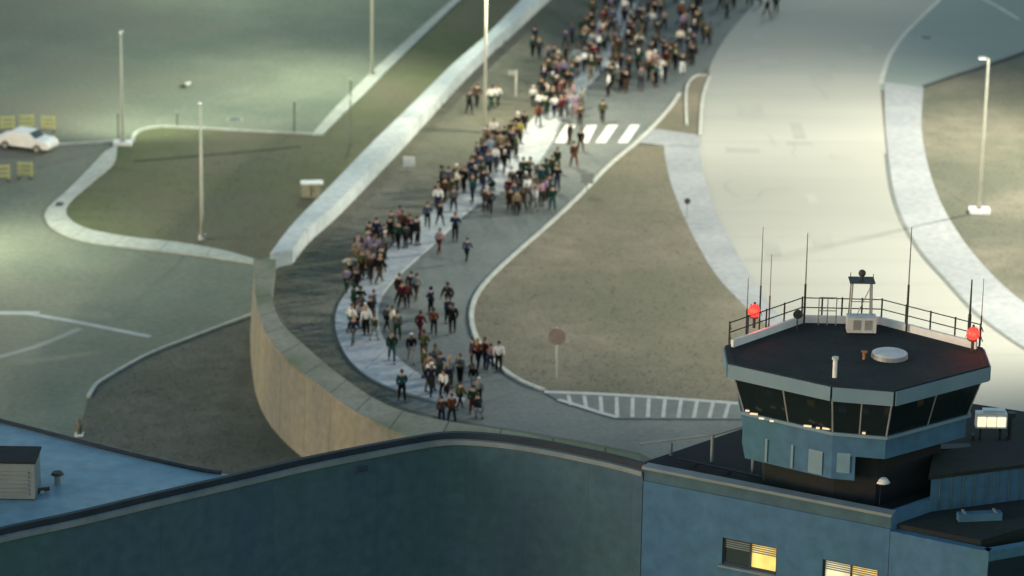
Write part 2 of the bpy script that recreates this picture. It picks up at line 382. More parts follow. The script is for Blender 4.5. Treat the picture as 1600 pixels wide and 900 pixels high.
# ---- outside the wall, lower level
OL = [(164, 236), (112, 290), (77, 322), (70, 338), (86, 358), (130, 376), (200, 386), (300, 397), (402, 412)]
OR = [(183, 226), (178, 254), (150, 279), (112, 312), (103, 330), (114, 346), (145, 359), (205, 370), (285, 379), (350, 391), (404, 406)]
o = slab('lower_path', OL, OR, ZO - .02, ZO + .1, M['kerb']); tag(o, kind='structure')
TB = [(206, 224), (214, 208), (245, 200), (290, 201), (350, 204), (420, 208), (486, 211)]
DB = [(486, 211), (520, 172), (550, 142), (585, 108), (640, 58), (712, -5), (800, -80)]
DB2 = [(504, 211), (538, 176), (568, 148), (603, 112), (656, 60), (724, -5), (812, -80)]
kerb('lower_kerb', TB, ZO, M['kerb'], .3, .15)
o = slab('lower_verge_path', DB, DB2, ZO - .02, ZO + .08, M['kerb']); tag(o, kind='structure')
kerb('lower_kerb', [(62, 228), (120, 225), (180, 222)], ZO, M['kerb'], .3, .12)
sheet('lower_grass', smooth(OR) + [(700, 300), (1200, -60), (830, -80)] + smooth(DB2[::-1]) + smooth(TB[::-1]) + [(190, 225)], ZO + .02, M['grass_out'], sm=False)
line('ditch', [(208, 252), (260, 248), (330, 242), (400, 236), (470, 229)], ZO + .03, M['soil'], .45)
line('lane_line', [(-10, 489), (62, 489)], ZO + .006, M['paint_worn'], .7)
line('lane_line', [(45, 490), (120, 503), (180, 515), (235, 526)], ZO + .010, M['paint_worn'], .5)
line('lane_line', [(-10, 560), (60, 540), (125, 513)], ZO + .006, M['patch'], .5)
LK = [(138, 622), (150, 603), (172, 588), (230, 556), (300, 528), (395, 492)]
kerb('lower_kerb', LK, ZO, M['kerb'], .25, .13)
sheet('lower_verge', smooth(LK) + [(520, 560), (600, 900), (60, 900)], ZO + .02, M['verge'], sm=False)

# ------------------------------------------------------------------ foreground building
ZR = 17.3
def wallface(mb, a, b, z0, z1, th=.3, normal=None):
    d = (b - a); d.z = 0; d.normalize(); n = Vector((d.y, -d.x, 0))
    p = [a, b, b - n * th, a - n * th]
    mb.prism([(q.x, q.y) for q in p], z0, z1)
WL = smooth([(-120, 862), (0, 829), (120, 803), (250, 772), (370, 744), (480, 718), (590, 696), (650, 685), (690, 679), (730, 678), (790, 683), (850, 692), (920, 706), (965, 716), (1005, 727)], 4)
tb = thing('terminal_wing', 'long dark blue building front curving across the bottom of the picture', 'building', loc=tuple(P(600, 700, ZR).xy) + (0,))
top = [P(x, y, ZR) for x, y in WL]
rings = []
for i, p in enumerate(top):
    d = top[min(i + 1, len(top) - 1)] - top[max(i - 1, 0)]; d.z = 0; d.normalize(); n = Vector((-d.y, d.x, 0))
    rings.append((p, n))
m1 = MB(); m1.loft([[Vector((p.x, p.y, ZO)), p - Vector((0, 0, .45)), p + n * .35 - Vector((0, 0, .45)), Vector(((p + n * .35).x, (p + n * .35).y, ZO))] for p, n in rings], True, True)
rel(tb, m1).build('wall', M['clad'], tb)
m1 = MB(); m1.loft([[p - n * .10 - Vector((0, 0, .447)), p - n * .10 - Vector((0, 0, .25)), p + n * .1 - Vector((0, 0, .25)), p + n * .1 - Vector((0, 0, .447))] for p, n in rings], True, True)
rel(tb, m1).build('coping', M['coping'], tb)
m1 = MB(); m1.loft([[p + n * .11 - Vector((0, 0, .447)), p + n * .11, p + n * .32, p + n * .32 - Vector((0, 0, .447))] for p, n in rings], True, True)
rel(tb, m1).build('gutter', M['copdark'], tb)
for p, n in rings[::6]:
    m1 = MB(); q = p + n * .018; m1.box((q.x, q.y, (ZO + ZR - .5) / 2 - .1), (.05, .05, ZR - .7 - ZO), math.atan2(n.y, n.x)); rel(tb, m1).build('seam', M['clad'], tb)
# blue roof behind the left part
rz = ZR - .5
m1 = MB(); m1.prism([tuple(P(x, y, rz).xy) for x, y in [(-150, 868), (370, 744), (352, 740), (300, 735), (200, 712), (120, 692), (0, 661), (-150, 625)]], rz - 3.0, rz)
rel(tb, m1).build('roof', M['roofblue'], tb)
re_ = thing('x', '', ''); bpy.data.objects.remove(re_)
edge = [P(x, y, rz) for x, y in smooth([(-150, 624), (0, 660), (120, 691), (200, 711), (300, 734), (345, 741)], 4)]
m1 = MB()
for p, q in zip(edge, edge[1:]):
    m1.tube(p + Vector((0, 0, .08)), q + Vector((0, 0, .08)), .1, n=6)
rel(tb, m1).build('roof_edge', M['copdark'], tb)

# roof plant on the blue roof
def on_roof(px, py, z=rz): return P(px, py, z)
def hvac(px, py, w_, d_, h_, label, m):
    p = on_roof(px, py)
    t = thing('roof_unit', label, 'roof unit', loc=p)
    m1 = MB(); m1.box((0, d_ / 2, h_ / 2 + .05), (w_, d_, h_)); m1.build('casing', m, t)
    m1 = MB(); m1.box((0, d_ / 2, h_ + .09), (w_ + .12, d_ + .12, .08)); m1.build('lid', M['roofdark'], t)
    m1 = MB()
    for k in range(6): m1.box((0, -.02, .25 + k * (h_ - .4) / 6), (w_ * .8, .03, (h_ - .4) / 12))
    m1.build('louvre', M['coping'], t)
    m1 = MB(); m1.box((-w_ / 2 + .1, d_ / 2, .025), (.1, d_, .05)); m1.box((w_ / 2 - .1, d_ / 2, .025), (.1, d_, .05)); m1.build('skid', M['dark'], t)
    return t
hvac(8, 781, 2.3, 1.6, 1.45, 'large pale grey roof unit with dark lid at the left edge of the blue roof', M['coping'])
t = thing('roof_vent', 'small pinkish vent pipe with a dark cap standing alone on the blue roof', 'vent', loc=on_roof(90, 757))
m1 = MB(); m1.tube((0, 0, 0), (0, 0, .42), .12); m1.build('pipe', M['signback'], t)
m1 = MB(); m1.tube((0, 0, .42), (0, 0, .52), .26, .2, 12); m1.build('cap', M['dark'], t)
t = thing('roof_pipe', 'low dark pipe with pale brackets beside the large roof unit', 'pipe', loc=on_roof(50, 775))
m1 = MB(); m1.tube((-.6, 0, .12), (.6, .5, .12), .08); m1.build('pipe', M['dark'], t)
m1 = MB(); m1.box((-.3, .13, .05), (.12, .3, .1)); m1.box((.35, .4, .05), (.12, .3, .1)); m1.build('bracket', M['offwhite'], t)

# right wing (light blue) with the lit windows
rb = thing('terminal_block', 'lighter blue office block with lit yellow windows under the control tower', 'building', loc=tuple(P(1200, 760, ZR).xy) + (0,))
A = P(1006, 728, ZR); B = P(1392, 803, ZR)
# lower step on the right
C_ = P(1400, 822, 16.6); D_ = P(1545, 862, 16.6); E_ = P(1700, 835, 16.6)
F_ = P(1165, 652, ZR - .4)
def up(v, z): return Vector((v.x, v.y, z))
nrm = Vector(((B - A).y, -(B - A).x, 0)).normalized()
# windows: holes are built by splitting the wall face in strips
def wall_with_windows(mb, a, b, z0, z1, wins, th=.35):
    L_ = (b - a).xy.length; d = up(b - a, 0).normalized(); n = Vector((d.y, -d.x, 0))
    def seg(s0, s1, za, zb):
        if s1 - s0 < .01 or zb - za < .01: return
        p = a + d * s0; q = a + d * s1
        mb.prism([(v.x, v.y) for v in (p, q, q - n * th, p - n * th)], za, zb)
    s = 0
    for (w0, w1, za, zb) in wins:
        seg(s, w0, z0, z1); seg(w0, w1, z0, za); seg(w0, w1, zb, z1); s = w1
    seg(s, L_, z0, z1)
    return d, n
def s_of(px, py, z, a, d):
    # distance along the wall for the picture column px
    ray = FWD * FPX + RIGHT * (px - 800) + UP * (450 - py)
    n = Vector((d.y, -d.x, 0)); t = (a - CPOS).dot(n) / ray.dot(n); p = CPOS + ray * t
    return (up(p, 0) - up(a, 0)).dot(d), p.z
d = up(B - A, 0).normalized()
wins = []
for (x0, x1, y0, y1) in ((1128, 1214, 848, 890), (1284, 1372, 882, 925)):
    xm = (x0 + x1) / 2
    s0, _ = s_of(x0, (y0 + y1) / 2, 0, A, d); s1, _ = s_of(x1, (y0 + y1) / 2, 0, A, d); _, zt = s_of(xm, y0, 0, A, d); _, zb = s_of(xm, y1, 0, A, d)
    wins.append((s0, s1, zb, zt))
m1 = MB(); wall_with_windows(m1, A, B, ZO, ZR - .62, wins)
rel(rb, m1).build('wall', M['clad2'], rb)
for k, (s0, s1, za, zb) in enumerate(wins):
    n = nrm; mid = (s0 + s1) / 2; hw = (s1 - s0) / 2; c = A + d * mid; zc = (za + zb) / 2
    ang = math.atan2(d.y, d.x)
    m1 = MB()
    for ss in (s0 + .04, mid, s1 - .04):
        p = A + d * ss - n * .15; m1.box((p.x, p.y, zc), (.07, .1, zb - za), ang)
    for zz in (za + .04, zb - .04):
        p = c - n * .151; m1.box((p.x, p.y, zz), (s1 - s0 - .01, .098, .07), ang)
    fr = rel(rb, m1).build('window', M['dark'], rb)
    for q, (ss, mt) in enumerate(((s0 + hw / 2, 'darkglass' if k == 0 else 'pale_glow'), (s1 - hw / 2, 'warm_glow'))):
        m1 = MB(); p = A + d * ss - n * .17; m1.box((p.x, p.y, zc), (hw - .06, .03, zb - za - .1), ang)
        o = rel(rb, m1).build('pane', M[mt], fr)
        bl = MB()
        for z_i in range(4): pz_ = A + d * ss - n * .135; bl.box((pz_.x, pz_.y, zb - .14 - z_i * .09), (hw - .1, .012, .05), ang)
        rel(rb, bl).build('blind', M['coping'], fr)
        if k == 0: o['label'] = ['dark unlit pane', 'glowing yellow pane'][q]
    m1 = MB(); p = c + n * .06; m1.box((p.x, p.y, za - .05), (s1 - s0 + .2, .16, .08), ang); o = rel(rb, m1).build('sill', M['coping'], fr)
    m1 = MB(); p = c - n * .16; m1.box((p.x, p.y, zc), (.01, .01, .01), ang)
# parapet band and coping of the right wing
ang = math.atan2(d.y, d.x); Lw = (B - A).xy.length
m1 = MB(); c = A + d * (Lw / 2) - nrm * .2; m1.box((c.x, c.y, ZR - .37), (Lw, .3, .49), ang); rel(rb, m1).build('parapet', M['clad'], rb)
m1 = MB(); c = A + d * (Lw / 2) - nrm * .18; m1.box((c.x, c.y, ZR - .06), (Lw + .1, .5, .12), ang); rel(rb, m1).build('coping', M['coping'], rb)
# dark roof decks
m1 = MB(); m1.prism([tuple(v.xy) for v in (A - nrm * .36 - d * .2, B - nrm * .36 + d * 3.5, P(1620, 800, ZR), P(1700, 640, ZR), P(1500, 610, ZR), P(1160, 652, ZR), P(1002, 705, ZR))], ZR - 1.2, ZR - .5)
rel(rb, m1).build('roof', M['roofdark'], rb)
# return wall beside the front corner and lower step
m1 = MB(); m1.prism([tuple(v.xy) for v in (C_, D_, E_, P(1700, 780, 16.6), P(1480, 770, 16.6))], 15.2, 16.2); rel(rb, m1).build('lower_roof', M['roofdark'], rb)
for a_, b_ in ((B + d * .02, D_), (D_, E_)):
    m1 = MB(); wallface(m1, up(a_, 0), up(b_, 0), ZO, 16.6, .35); rel(rb, m1).build('lower_wall', M['clad2'], rb)
# return face between upper roof and lower roof
m1 = MB(); q = P(1480, 772, ZR); wallface(m1, up(B, 0) + Vector((.05, .05, 0)), up(q, 0), 16.0, ZR - .02, .3); rel(rb, m1).build('step_wall', M['clad2'], rb)

# penthouse on the roof at the right edge
pz = ZR - .5
ph = thing('roof_penthouse', 'light blue box shaped penthouse on the dark roof at the lower right edge', 'building', loc=P(1520, 790, pz))
pa, pb_, pc = P(1452, 800, pz), P(1640, 775, pz), P(1640, 735, pz); pd = P(1462, 762, pz)
m1 = MB(); m1.prism([tuple(v.xy) for v in (pa, pb_, pc, pd)], pz + .003, pz + 1.35); rel(ph, m1).build('wall', M['clad2'], ph)
m1 = MB(); m1.prism([tuple((v + (v - (pa + pc) / 2).normalized() * .15).xy) for v in (pa, pb_, pc, pd)], pz + 1.353, pz + 1.5); rel(ph, m1).build('roof', M['roofdark'], ph)
m1 = MB()
dd = up(pb_ - pa, 0).normalized(); nn = Vector((dd.y, -dd.x, 0))
for k in range(9):
    c = pa + dd * (.4 + k * .5) + nn * .02; m1.box((c.x, c.y, pz + .68), (.05, .05, 1.3), math.atan2(dd.y, dd.x))
rel(ph, m1).build('cladding_rib', M['clad'], ph)
t = thing('roof_ledge', 'pale sloping duct lying on the roof in front of the penthouse', 'duct', loc=P(1530, 812, pz))
m1 = MB(); m1.box((0, 0, .15), (1.7, .35, .3), .15); m1.build('duct', M['clad2'], t)
m1 = MB(); m1.box((-.6, 0, .32), (.1, .4, .05), .15); m1.box((.6, .15, .32), (.1, .4, .05), .15); m1.build('strap', M['coping'], t)
# lamp with pale shade on the roof
t = thing('roof_lamp', 'short post with a round pale shade standing on the dark roof below the tower', 'lamp', loc=P(1373, 788, pz))
m1 = MB(); m1.tube((0, 0, 0), (0, 0, .95), .04, .035, 8); m1.build('post', M['steel'], t)
m1 = MB(); m1.tube((.1, 0, .92), (.1, 0, 1.02), .3, .22, 14); m1.ball((.1, 0, 1.02), .22, 12, .45); m1.build('shade', M['white'], t, True)

# canopy / railing with posts at the left rear of the roof
t = thing('roof_railing', 'pale rail on three posts along the rear of the dark roof left of the tower', 'railing', loc=P(1048, 712, pz))
pp = [(1048, 712, 690), (1112, 722, 676), (1176, 738, 695)]
for (x, yb, yt) in pp:
    p = P(x, yb, pz); m1 = MB(); m1.tube(p, p + Vector((0, 0, (yb - yt) / 40)), .07, n=8); rel(t, m1).build('post', M['coping'], t)
p0 = P(1000, 712, pz) + Vector((0, 0, .5)); p1 = P(1112, 722, pz) + Vector((0, 0, 1.15)); p2 = P(1165, 722, pz) + Vector((0, 0, 1.55))
m1 = MB(); m1.tube(p0, p1, .06, n=6); m1.tube(p1, p2, .06, n=6); rel(t, m1).build('rail', M['coping'], t)

# ------------------------------------------------------------------ control tower
ZT = 22.0
rim = [P(x, y, ZT) for x, y in ((1138, 566), (1300, 602), (1398, 610), (1546, 571), (1536, 543), (1378, 502), (1250, 499), (1133, 540))]
cen = sum(rim, Vector()) / 8
tw = thing('control_tower', 'airport control tower with eight sided dark glass cab and grey fascia band', 'control tower', loc=(cen.x, cen.y, 0))
def ring(scale, z): return [Vector((cen.x + (p.x - cen.x) * scale, cen.y + (p.y - cen.y) * scale, z)) for p in rim]
def band(name, s0, z0, s1, z1, m, th=.12, caps=False):
    m1 = MB(); m1.loft([ring(s0, z0), ring(s1, z1)], True, caps); return rel(tw, m1).build(name, m, tw)
m1 = MB(); m1.loft([ring(.985, ZT - .45), ring(1.0, ZT - .44), ring(1.0, ZT - .001), ring(.97, ZT), ring(.95, ZT - .05)], True, True); rel(tw, m1).build('roof', M['cabroof'], tw)
# fascia panels, one each side
for k in range(8):
    a0, b0 = ring(1.0, 0)[k], ring(1.0, 0)[(k + 1) % 8]
    dd = up(b0 - a0, 0).normalized(); nn = Vector((dd.y, -dd.x, 0))
    if (a0 - up(cen, 0)).dot(nn) < 0: nn = -nn
    m1 = MB(); g = .03
    m1.prism([tuple(v.xy) for v in (a0 + dd * g + nn * .01, b0 - dd * g + nn * .01, b0 - dd * g + nn * .07, a0 + dd * g + nn * .07)], ZT - .62, ZT - .06)
    rel(tw, m1).build('fascia_panel', M['fascia'], tw)
m1 = MB(); m1.loft([ring(.99, ZT - .50), ring(.90, ZT - .50)], True); rel(tw, m1).build('soffit', M['cabroof'], tw)
gb = .86; zg0 = ZT - 2.05; zg1 = ZT - .5
top_r, bot_r = ring(.955, zg1), ring(gb, zg0)
for k in range(8):
    a0, b0, c0, d0_ = bot_r[k], bot_r[(k + 1) % 8], top_r[(k + 1) % 8], top_r[k]
    nseg = 2
    for q in range(nseg):
        l = lambda u, v, t_: u.lerp(v, t_)
        p = [l(a0, b0, q / nseg + .01), l(a0, b0, (q + 1) / nseg - .01), l(d0_, c0, (q + 1) / nseg - .01), l(d0_, c0, q / nseg + .01)]
        nn = (p[1] - p[0]).cross(p[3] - p[0]).normalized() * .03
        m1 = MB(); m1.add(p + [v + nn for v in p], [(0, 1, 2, 3), (4, 7, 6, 5), (0, 4, 5, 1), (1, 5, 6, 2), (2, 6, 7, 3), (3, 7, 4, 0)])
        rel(tw, m1).build('window_pane', M['glass'], tw)
        m1 = MB(); m1.tube(l(a0, b0, q / nseg), l(d0_, c0, q / nseg), .045, n=6); rel(tw, m1).build('mullion', M['steel'], tw)
m1 = MB(); m1.loft([ring(gb + .03, zg0), ring(gb + .03, zg0 - .12), ring(gb - .02, zg0 - .12)], True, True); rel(tw, m1).build('sill', M['fascia'], tw)
m1 = MB(); m1.loft([ring(gb - .05, zg0 + .001), ring(gb - .05, zg0 + .02)], True, True); rel(tw, m1).build('floor', M['roofdark'], tw)
m1 = MB(); m1.loft([ring(gb - .10, zg0 + .02), ring(gb - .10, zg0 + .55), ring(gb - .22, zg0 + .58), ring(gb - .22, zg0 + .02)], True, True); rel(tw, m1).build('console_desk', M['steel'], tw)
scr_ = emit('screen_glow', (.25, .5, .75), .05); scr2_ = emit('lamp_glow_inside', (1, .6, .25), .08)
cr_ = random.Random(5)
for k in (7, 0, 1, 2):
    a0, b0 = ring(gb - .15, 0)[k], ring(gb - .15, 0)[(k + 1) % 8]
    for q in range(4):
        c = a0.lerp(b0, (q + .5) / 4 + cr_.uniform(-.06, .06)); m1 = MB(); m1.box((c.x, c.y, zg0 + .72), (.3, .05, .24), math.atan2((b0 - a0).y, (b0 - a0).x))
        rel(tw, m1).build('monitor', M['dark'] if q % 2 else (scr_ if cr_.random() < .6 else scr2_), tw)
m1 = MB(); m1.box((cen.x, cen.y, zg0 + .9), (.5, .5, 1.7)); rel(tw, m1).build('core_column', M['steel'], tw)
# drum below
m1 = MB(); m1.loft([ring(gb - .005, zg0 - .12), ring(gb - .005, zg0 - .95)], True, True); rel(tw, m1).build('drum', M['clad2'], tw)
q_ = ring(gb - .02, 0); qm = q_[1].lerp(q_[2], .45)
m1 = MB(); m1.prism([tuple(v.xy) for v in (q_[7], q_[0], q_[1], qm, up(cen, 0))], zg0 - 1.95, zg0 - .951); rel(tw, m1).build('service_wing', M['clad2'], tw)
dq = (qm - q_[1]).normalized(); nq = Vector((dq.y, -dq.x, 0))
m1 = MB(); c = q_[1].lerp(qm, .5) + nq * .03; m1.box((c.x, c.y, zg0 - 1.25), (.5, .06, .8), math.atan2(dq.y, dq.x)); rel(tw, m1).build('access_panel', M['roofblue'], tw)
dq = (q_[1] - q_[0]).normalized(); nq = Vector((dq.y, -dq.x, 0))
for u_, w_2 in ((.82, .6), (.55, .1), (.25, .1)):
    m1 = MB(); c = q_[0].lerp(q_[1], u_) + nq * .03; m1.box((c.x, c.y, zg0 - 1.4), (w_2, .06, .95), math.atan2(dq.y, dq.x)); rel(tw, m1).build('wall_panel', M['fascia'], tw)
m1 = MB(); m1.loft([ring(.68, 0), ring(.68, zg0 - .96)], True, True); rel(tw, m1).build('shaft', M['roofdark'], tw)
# pale panels on the drum
# sill lights (warm desk lights seen at the foot of the glass)
for (x, y, l_) in ((1168, 639, .16), (1178, 644, .3), (1190, 651, .2), (1206, 655, .15), (1262, 663, .3), (1278, 666, .14), (1292, 667, .34), (1350, 674, .12)):
    p = P(x, y, zg0 + .15); m1 = MB(); m1.box((p.x, p.y, zg0 + .08), (l_, .08, .06), -.25)
    o = rel(tw, m1).build('desk_light', emit('desk_glow', (1, .75, .5), .22) if 'desk_glow' not in bpy.data.materials else bpy.data.materials['desk_glow'], tw)
# rear upstand (white) and guard rail
rk = ring(.955, ZT)
m1 = MB()
for k in (4, 5, 6):
    wallface(m1, up(rk[k], 0), up(rk[(k + 1) % 8], 0), ZT - .04, ZT + .26, .12)
rel(tw, m1).build('upstand', M['white'], tw)
m1 = MB()
for k in (3, 4, 5, 6, 7):
    a0, b0 = ring(.97, ZT)[k], ring(.97, ZT)[(k + 1) % 8]
    if k == 3: a0 = a0.lerp(b0, .6)
    if k == 7: b0 = a0.lerp(b0, .4)
    for h in (.55, .95): m1.tube(a0 + Vector((0, 0, h)), b0 + Vector((0, 0, h)), .025, n=6)
rel(tw, m1).build('guard_rail', M['dark'], tw)
for k in (4, 5, 6):
    a0, b0 = ring(.97, ZT)[k], ring(.97, ZT)[(k + 1) % 8]; nn_ = 4
    for q in range(nn_ + (k == 6)):
        p = a0.lerp(b0, q / nn_); m1 = MB(); m1.tube(p, p + Vector((0, 0, 1.0)), .035, n=6); rel(tw, m1).build('rail_post', M['dark'], tw)

def antenna(px, py_base, py_top, label, r=.025, ball=False, z=ZT):
    p = P(px, py_base, z); h = (py_base - py_top) / 40.5
    t = thing('antenna', label, 'antenna', 'antennas on the tower roof', loc=p)
    m1 = MB(); m1.tube((0, 0, 0), (0, 0, h * .45), r * 1.5, n=8); m1.build('mount', M['dark'], t)
    m1 = MB(); m1.tube((0, 0, h * .45), (0, 0, h), r, r * .6, n=6); m1.build('whip', M['steel'] if not ball else M['dark'], t)
antenna(1166, 522, 428, 'short antenna at the left corner of the tower roof beside the red beacon')
antenna(1186, 520, 343, 'tall thin antenna just right of the left red beacon', .022)
antenna(1201, 515, 388, 'medium whip antenna second from the left red beacon', .02)
antenna(1256, 508, 353, 'tall antenna by itself on the rear left rail', .03)
antenna(1416, 518, 343, 'tall antenna right of the roof platform frame', .03)
antenna(1513, 535, 430, 'thick dark antenna by the right red beacon', .045, True)
antenna(1531, 540, 428, 'thin pale antenna at the far right corner of the tower roof', .02)
core = emit('beacon_core', (1, .4, .32), 1.2)
for px, py, lab in ((1178, 512, 'glowing red obstruction beacon at the left corner of the tower roof'), (1519, 548, 'glowing red obstruction beacon at the right corner of the tower roof')):
    p = P(px, py, ZT)
    t = thing('red_beacon', lab, 'beacon', 'red beacons on the tower roof', loc=p)
    m1 = MB(); m1.tube((0, 0, 0), (0, 0, .42), .06, n=8); m1.build('stem', M['dark'], t)
    m1 = MB(); m1.tube((0, 0, .42), (0, 0, .5), .17, n=12); m1.build('base', M['dark'], t)
    m1 = MB(); m1.ball((0, 0, .70), .26, 14, 1.05); m1.build('dome', M['red_glow'], t, True)
    for k_ in range(8):
        a_ = k_ * math.pi / 4; m1 = MB(); m1.tube((.3 * math.cos(a_), .3 * math.sin(a_), .5), (.16 * math.cos(a_), .16 * math.sin(a_), .96), .014, n=5); m1.build('guard_bar', M['dark'], t)
    m1 = MB(); m1.tube((0, 0, .97), (0, 0, 1.06), .05, n=6); m1.build('finial', M['dark'], t)
    ld = bpy.data.lights.new('beacon_light', 'POINT'); ld.energy = 16; ld.color = (1, .12, .06); ld.shadow_soft_size = .22
    lo = bpy.data.objects.new('beacon_light', ld); COL.objects.link(lo); lo.parent = t; lo.location = (0, -.5, .75)
# platform frame with round sensor
p = P(1343, 512, ZT)
t = thing('roof_platform', 'open four legged frame with small deck and round sensor on the tower roof', 'platform', loc=p)
for sx in (-.42, .42):
    for sy in (-.35, .35):
        m1 = MB(); m1.tube((sx * 1.05, sy, 0), (sx * .9, sy * .9, 1.95), .03, n=6); m1.build('leg', M['steel'], t)
m1 = MB(); m1.box((0, 0, 1.98), (1.0, .8, .05)); m1.build('deck', M['dark'], t)
m1 = MB(); m1.tube((-.42, -.35, 1.2), (.42, -.35, 1.2), .02, n=6); m1.tube((-.42, -.35, .6), (.42, -.35, .6), .02, n=6); m1.tube((-.44, -.35, 0), (.38, -.32, 1.95), .018, n=6); m1.build('brace', M['steel'], t)
m1 = MB(); m1.tube((0, 0, 2.0), (0, 0, 2.15), .06, n=8); m1.ball((0, 0, 2.27), .15, 12); m1.build('sensor', M['dark'], t, True)
m1 = MB(); m1.tube((-.45, 0, 2.0), (-.45, 0, 2.3), .015, n=5); m1.tube((.45, 0, 2.0), (.45, 0, 2.25), .015, n=5); m1.build('spike', M['dark'], t)
p = P(1345, 517, ZT)
t = thing('roof_box', 'white equipment cabinet below the platform frame on the tower roof', 'cabinet', loc=p)
m1 = MB(); m1.box((0, 0, .32), (1.15, .6, .62)); m1.build('casing', M['offwhite'], t)
m1 = MB(); m1.box((-.2, -.31, .34), (.28, .03, .4)); m1.box((.25, -.31, .34), (.28, .03, .4)); m1.build('door', M['steel'], t)
t = thing('roof_hatch', 'round pale grey hatch lying on the black tower roof', 'hatch', loc=P(1390, 556, ZT))
m1 = MB(); m1.tube((0, 0, -.04), (0, 0, .12), .72, .7, 24); m1.build('rim', M['steel'], t)
m1 = MB(); m1.ball((0, 0, .12), .68, 20, .12); m1.build('lid', M['offwhite'], t, True)
t = thing('vent_pipe', 'upright white vent pipe at the front of the tower roof', 'pipe', loc=P(1304, 588, ZT))
m1 = MB(); m1.tube((0, 0, -.04), (0, 0, .68), .09, n=10); m1.build('pipe', M['white'], t); m1 = MB(); m1.tube((0, 0, .68), (0, 0, .78), .13, n=10); m1.build('cap', M['offwhite'], t)
t = thing('roof_valve', 'small orange brown valve beside the round hatch on the tower roof', 'valve', loc=P(1350, 560, ZT))
oj = mat('rust_paint', (.3, .12, .05), (.38, .17, .08), 3, .7)
m1 = MB(); m1.tube((0, 0, -.04), (0, 0, .25), .06, n=8); m1.build('stem', oj, t); m1 = MB(); m1.box((0, 0, .28), (.22, .08, .07)); m1.build('handle', oj, t)
t = thing('hand_rail_gate', 'small hooped access gate in the rear left rail of the tower roof', 'gate', loc=P(1292, 508, ZT))
m1 = MB()
for sx in (-.35, 0, .35): m1.tube((sx, 0, 0), (sx, 0, 1.15), .022, n=6)
m1.build('post', M['steel'], t); m1 = MB(); m1.tube((-.35, 0, 1.15), (.35, 0, 1.15), .022, n=6); m1.tube((-.35, 0, .6), (.35, 0, .6), .022, n=6); m1.build('bar', M['steel'], t)
p = P(1245, 516, ZT)
t = thing('loudspeaker', 'small dark horn fixed to the rear left rail of the tower roof', 'loudspeaker', loc=p)
m1 = MB(); m1.tube((0, 0, 0), (0, 0, .7), .03, n=6); m1.build('post', M['dark'], t); m1 = MB(); m1.tube((0, .1, .78), (0, -.25, .74), .08, .2, 12); m1.build('horn', M['dark'], t)

# bright floodlit unit at the right of the tower
p = P(1548, 690, ZR - .5)
t = thing('floodlight_rack', 'glowing white floodlight unit on the roof at the right of the tower', 'floodlight', loc=p)
m1 = MB(); m1.box((0, .3, .85), (1.25, .45, .62)); m1.box((.1, .3, 1.22), (.9, .35, .14)); m1.build('housing', M['white'], t)
for sx in (-.4, .4): m1 = MB(); m1.tube((sx, .3, 0), (sx, .3, .55), .05, n=6); m1.build('leg', M['dark'], t)
glw = emit('flood_glow', (1, .9, .6), .42)
for sx in (-.4, 0, .4):
    m1 = MB(); m1.box((sx, 0.05, .82), (.34, .05, .4)); m1.build('lens', glw, t)
m1 = MB(); m1.box((-.7, .3, .1), (.08, .3, .2)); m1.box((.7, .3, .1), (.08, .3, .2)); m1.build('foot', M['dark'], t)
t = thing('roof_post', 'short black bollard like post beside the glowing floodlight unit', 'post', loc=P(1577, 686, ZR - .5))
m1 = MB(); m1.tube((0, 0, 0), (0, 0, 1.0), .09, n=8); m1.build('post', M['dark'], t); m1 = MB(); m1.box((0, 0, 1.05), (.34, .25, .2)); m1.build('head', M['dark'], t)

# ------------------------------------------------------------------ light poles
POLES = 'tall street light poles'
def light_pole(px, py, z, h, label, base=True, aim=None, energy=0, color=(1, .93, .75), spot=120, arm=.4):
    p = P(px, py, z); t = thing('light_pole', label, 'light pole', POLES, loc=p)
    m1 = MB(); m1.tube((0, 0, .3), (0, 0, h), .115, .07, 12); m1.build('shaft', M['pole'], t, True)
    m1 = MB()
    if base: m1.box((0, 0, .14), (1.35, .9, .28))
    else: m1.tube((0, 0, 0), (0, 0, .3), .28, .24, 12)
    m1.build('base', M['white'] if base else M['kerb'], t)
    m1 = MB(); m1.tube((0, 0, .28), (0, 0, .34), .25, n=12)
    m1.build('flange', M['steel'], t)
    if True:
        a = (P(*aim) - p) if aim else Vector((0, 1, 0)); a.z = 0; a.normalize(); an = math.atan2(a.y, a.x) - math.pi / 2
        m1 = MB(); q = a * arm; m1.tube((0, 0, h - .05), (q.x, q.y, h + .05), .03, n=6); m1.box((q.x, q.y, h + .05), (.26, .5, .1), an); hd = m1.build('lamp_head', M['steel'], t)
        m1 = MB(); m1.box((q.x, q.y, h - .02), (.22, .45, .015), an); m1.build('lens', M['lens'], hd)
    if energy and LIGHTS:
        ld = bpy.data.lights.new('flood', 'SPOT'); ld.energy = energy; ld.color = color; ld.spot_size = R(spot); ld.spot_blend = .9; ld.shadow_soft_size = 1.0 if h > 13.5 else .25
        lo = bpy.data.objects.new('flood', ld); COL.objects.link(lo); lo.parent = t
        loc = Vector((q.x, q.y, h - .08)); lo.location = loc
        dv = (P(*aim) - (p + loc)).normalized(); lo.rotation_euler = dv.to_track_quat('-Z', 'Y').to_euler()
    return t
GRN = (.92, 1.0, .74)
light_pole(1530, 332, 0, 10.6, 'tall pale pole on a white block in the grass at the right edge', True, (1330, 330, 0), 0, (1, .97, .85), 150)
light_pole(757, 207, 0, 13, 'tall pale pole in the verge beside the crossing, its top out of the picture', False, (890, 215, 0), 6300, (1, .93, .66), 160, 1.2)
light_pole(316, 374, ZO, 9.6, 'pale pole standing in the lower green grass by the curved path', False, (300, 330, ZO), 0, GRN, 160)
